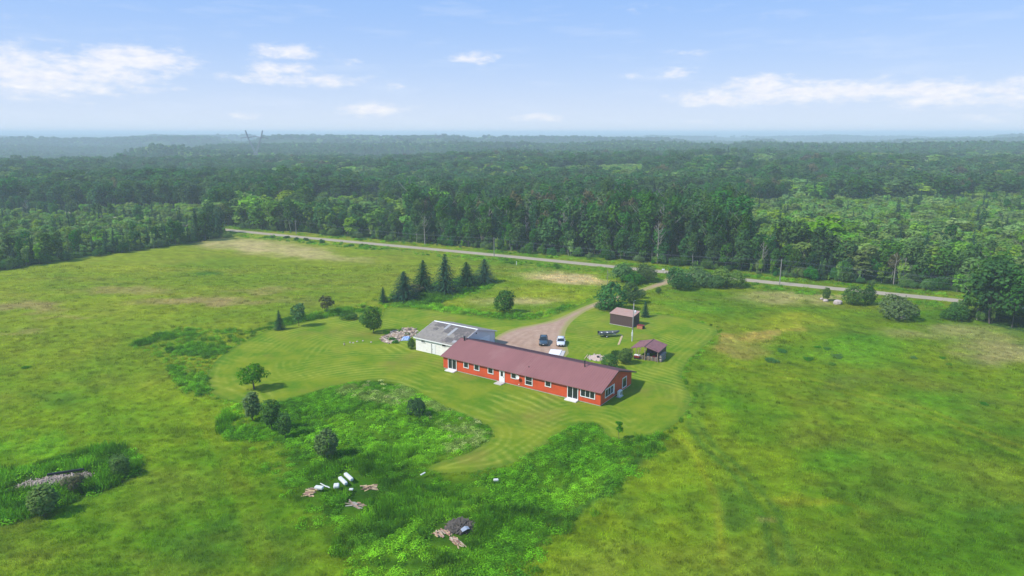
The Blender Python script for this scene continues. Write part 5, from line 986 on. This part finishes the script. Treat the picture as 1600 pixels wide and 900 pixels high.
# ------------------------------------------------------------------ lattice towers
def tower(px, dist, top_py, lab):
    x = (px-800)/FPX*dist/math.cos(PITCH)*.98; y = dist; zg = float(height(np.array([x]), np.array([y]))[0]); htop = CH+(208-top_py)/FPX*dist-zg
    t = thing('transmission_tower', lab, 'transmission tower', (x, y, zg), R(6), 'transmission towers over the forest', htop/50); r_ = .26
    lg = MB(); br = MB(); cx = MB(); thick = .26
    def lat(m, A, Bq, n, w):   # laced mast of four chords from A to B
        A = Vector(A); Bq = Vector(Bq); off = [Vector((a*w, b*w, 0)) for a, b in ((-1,-1),(1,-1),(1,1),(-1,1))]
        for o_ in off: m.tube([A+o_, Bq+o_*.6], r_*(2.0 if m is cx else .9), 3, False)
        for i in range(n):
            P1 = A.lerp(Bq, i/n); P2 = A.lerp(Bq, (i+1)/n)
            for k in range(4): m.tube([P1+off[k], P2+off[(k+1) % 4]*.9], r_*(1.0 if m is cx else .6), 3, False)
    for s_ in (-1, 1): lat(lg, (s_*3.6, 0, 0), (s_*1.2, 0, 24), 7, 1.0)
    for s_ in (-1, 1): lat(br, (s_*1.2, 0, 24), (s_*8.0, 0, 41), 6, .8); lat(cx, (s_*8.0, 0, 41), (s_*10.5, 0, 50), 3, .5)
    lat(cx, (-8, 0, 41.5), (0, 0, 42.5), 4, .7); lat(cx, (8, 0, 41.5), (0, 0, 42.5), 4, .7); lat(cx, (-8, 0, 42), (-17, 0, 40.5), 4, .6); lat(cx, (8, 0, 42), (17, 0, 40.5), 4, .6)
    for q in (-16.5, 0, 16.5): cx.tube([(q, 0, 40.5), (q, 0, 36.5)], .15, 3)
    lg.build('leg', M['lattice'], t); br.build('body_frame', M['lattice'], t); cx.build('crossarm', M['lattice'], t)
tower(409,1130,204,'nearest lattice transmission tower above the forest at the left'); tower(689,1750,208,'fainter second lattice tower in the haze at the centre left'); tower(824,2700,209,'faintest lattice tower far off at the centre')
# small roadside things
x, y = G(1036, 427); t = thing('mailbox', 'white mailbox on a post at the driveway mouth', 'mailbox', (x, y, 0)); B(-.05,-.05,0,.05,.05,1.05,'post',M['logd'],t); MB().prism([(-.22,1.06),(.22,1.06),(.22,1.35),(.12,1.46),(-.12,1.46),(-.22,1.35)], -.4, .4).build('box', M['white'], t)
x, y = G(807, 414); t = tag(MB().tube([(0,0,0),(0,0,1.3)], .09, 6).build('marker_post', M['white'], None), 'short white marker post on the verge right of the middle pole', 'post'); t.location = (x, y, 0)
# --- haze over the whole country
def haze(dens, col):
    o = MB().box(-17000, -16000, -30, 17000, 17000, 62).build('haze', [], None); o['kind'] = 'stuff'
    m = bpy.data.materials.new('haze'); m.use_nodes = True; t = m.node_tree; t.nodes.clear(); ou = t.nodes.new('ShaderNodeOutputMaterial'); v = t.nodes.new('ShaderNodeVolumePrincipled')
    v.inputs['Color'].default_value = col+(1,); v.inputs['Density'].default_value = dens; v.inputs['Anisotropy'].default_value = 0.0
    t.links.new(v.outputs[0], ou.inputs['Volume']); o.data.materials.append(m)
haze(.00032, (.80, .94, 1.0))
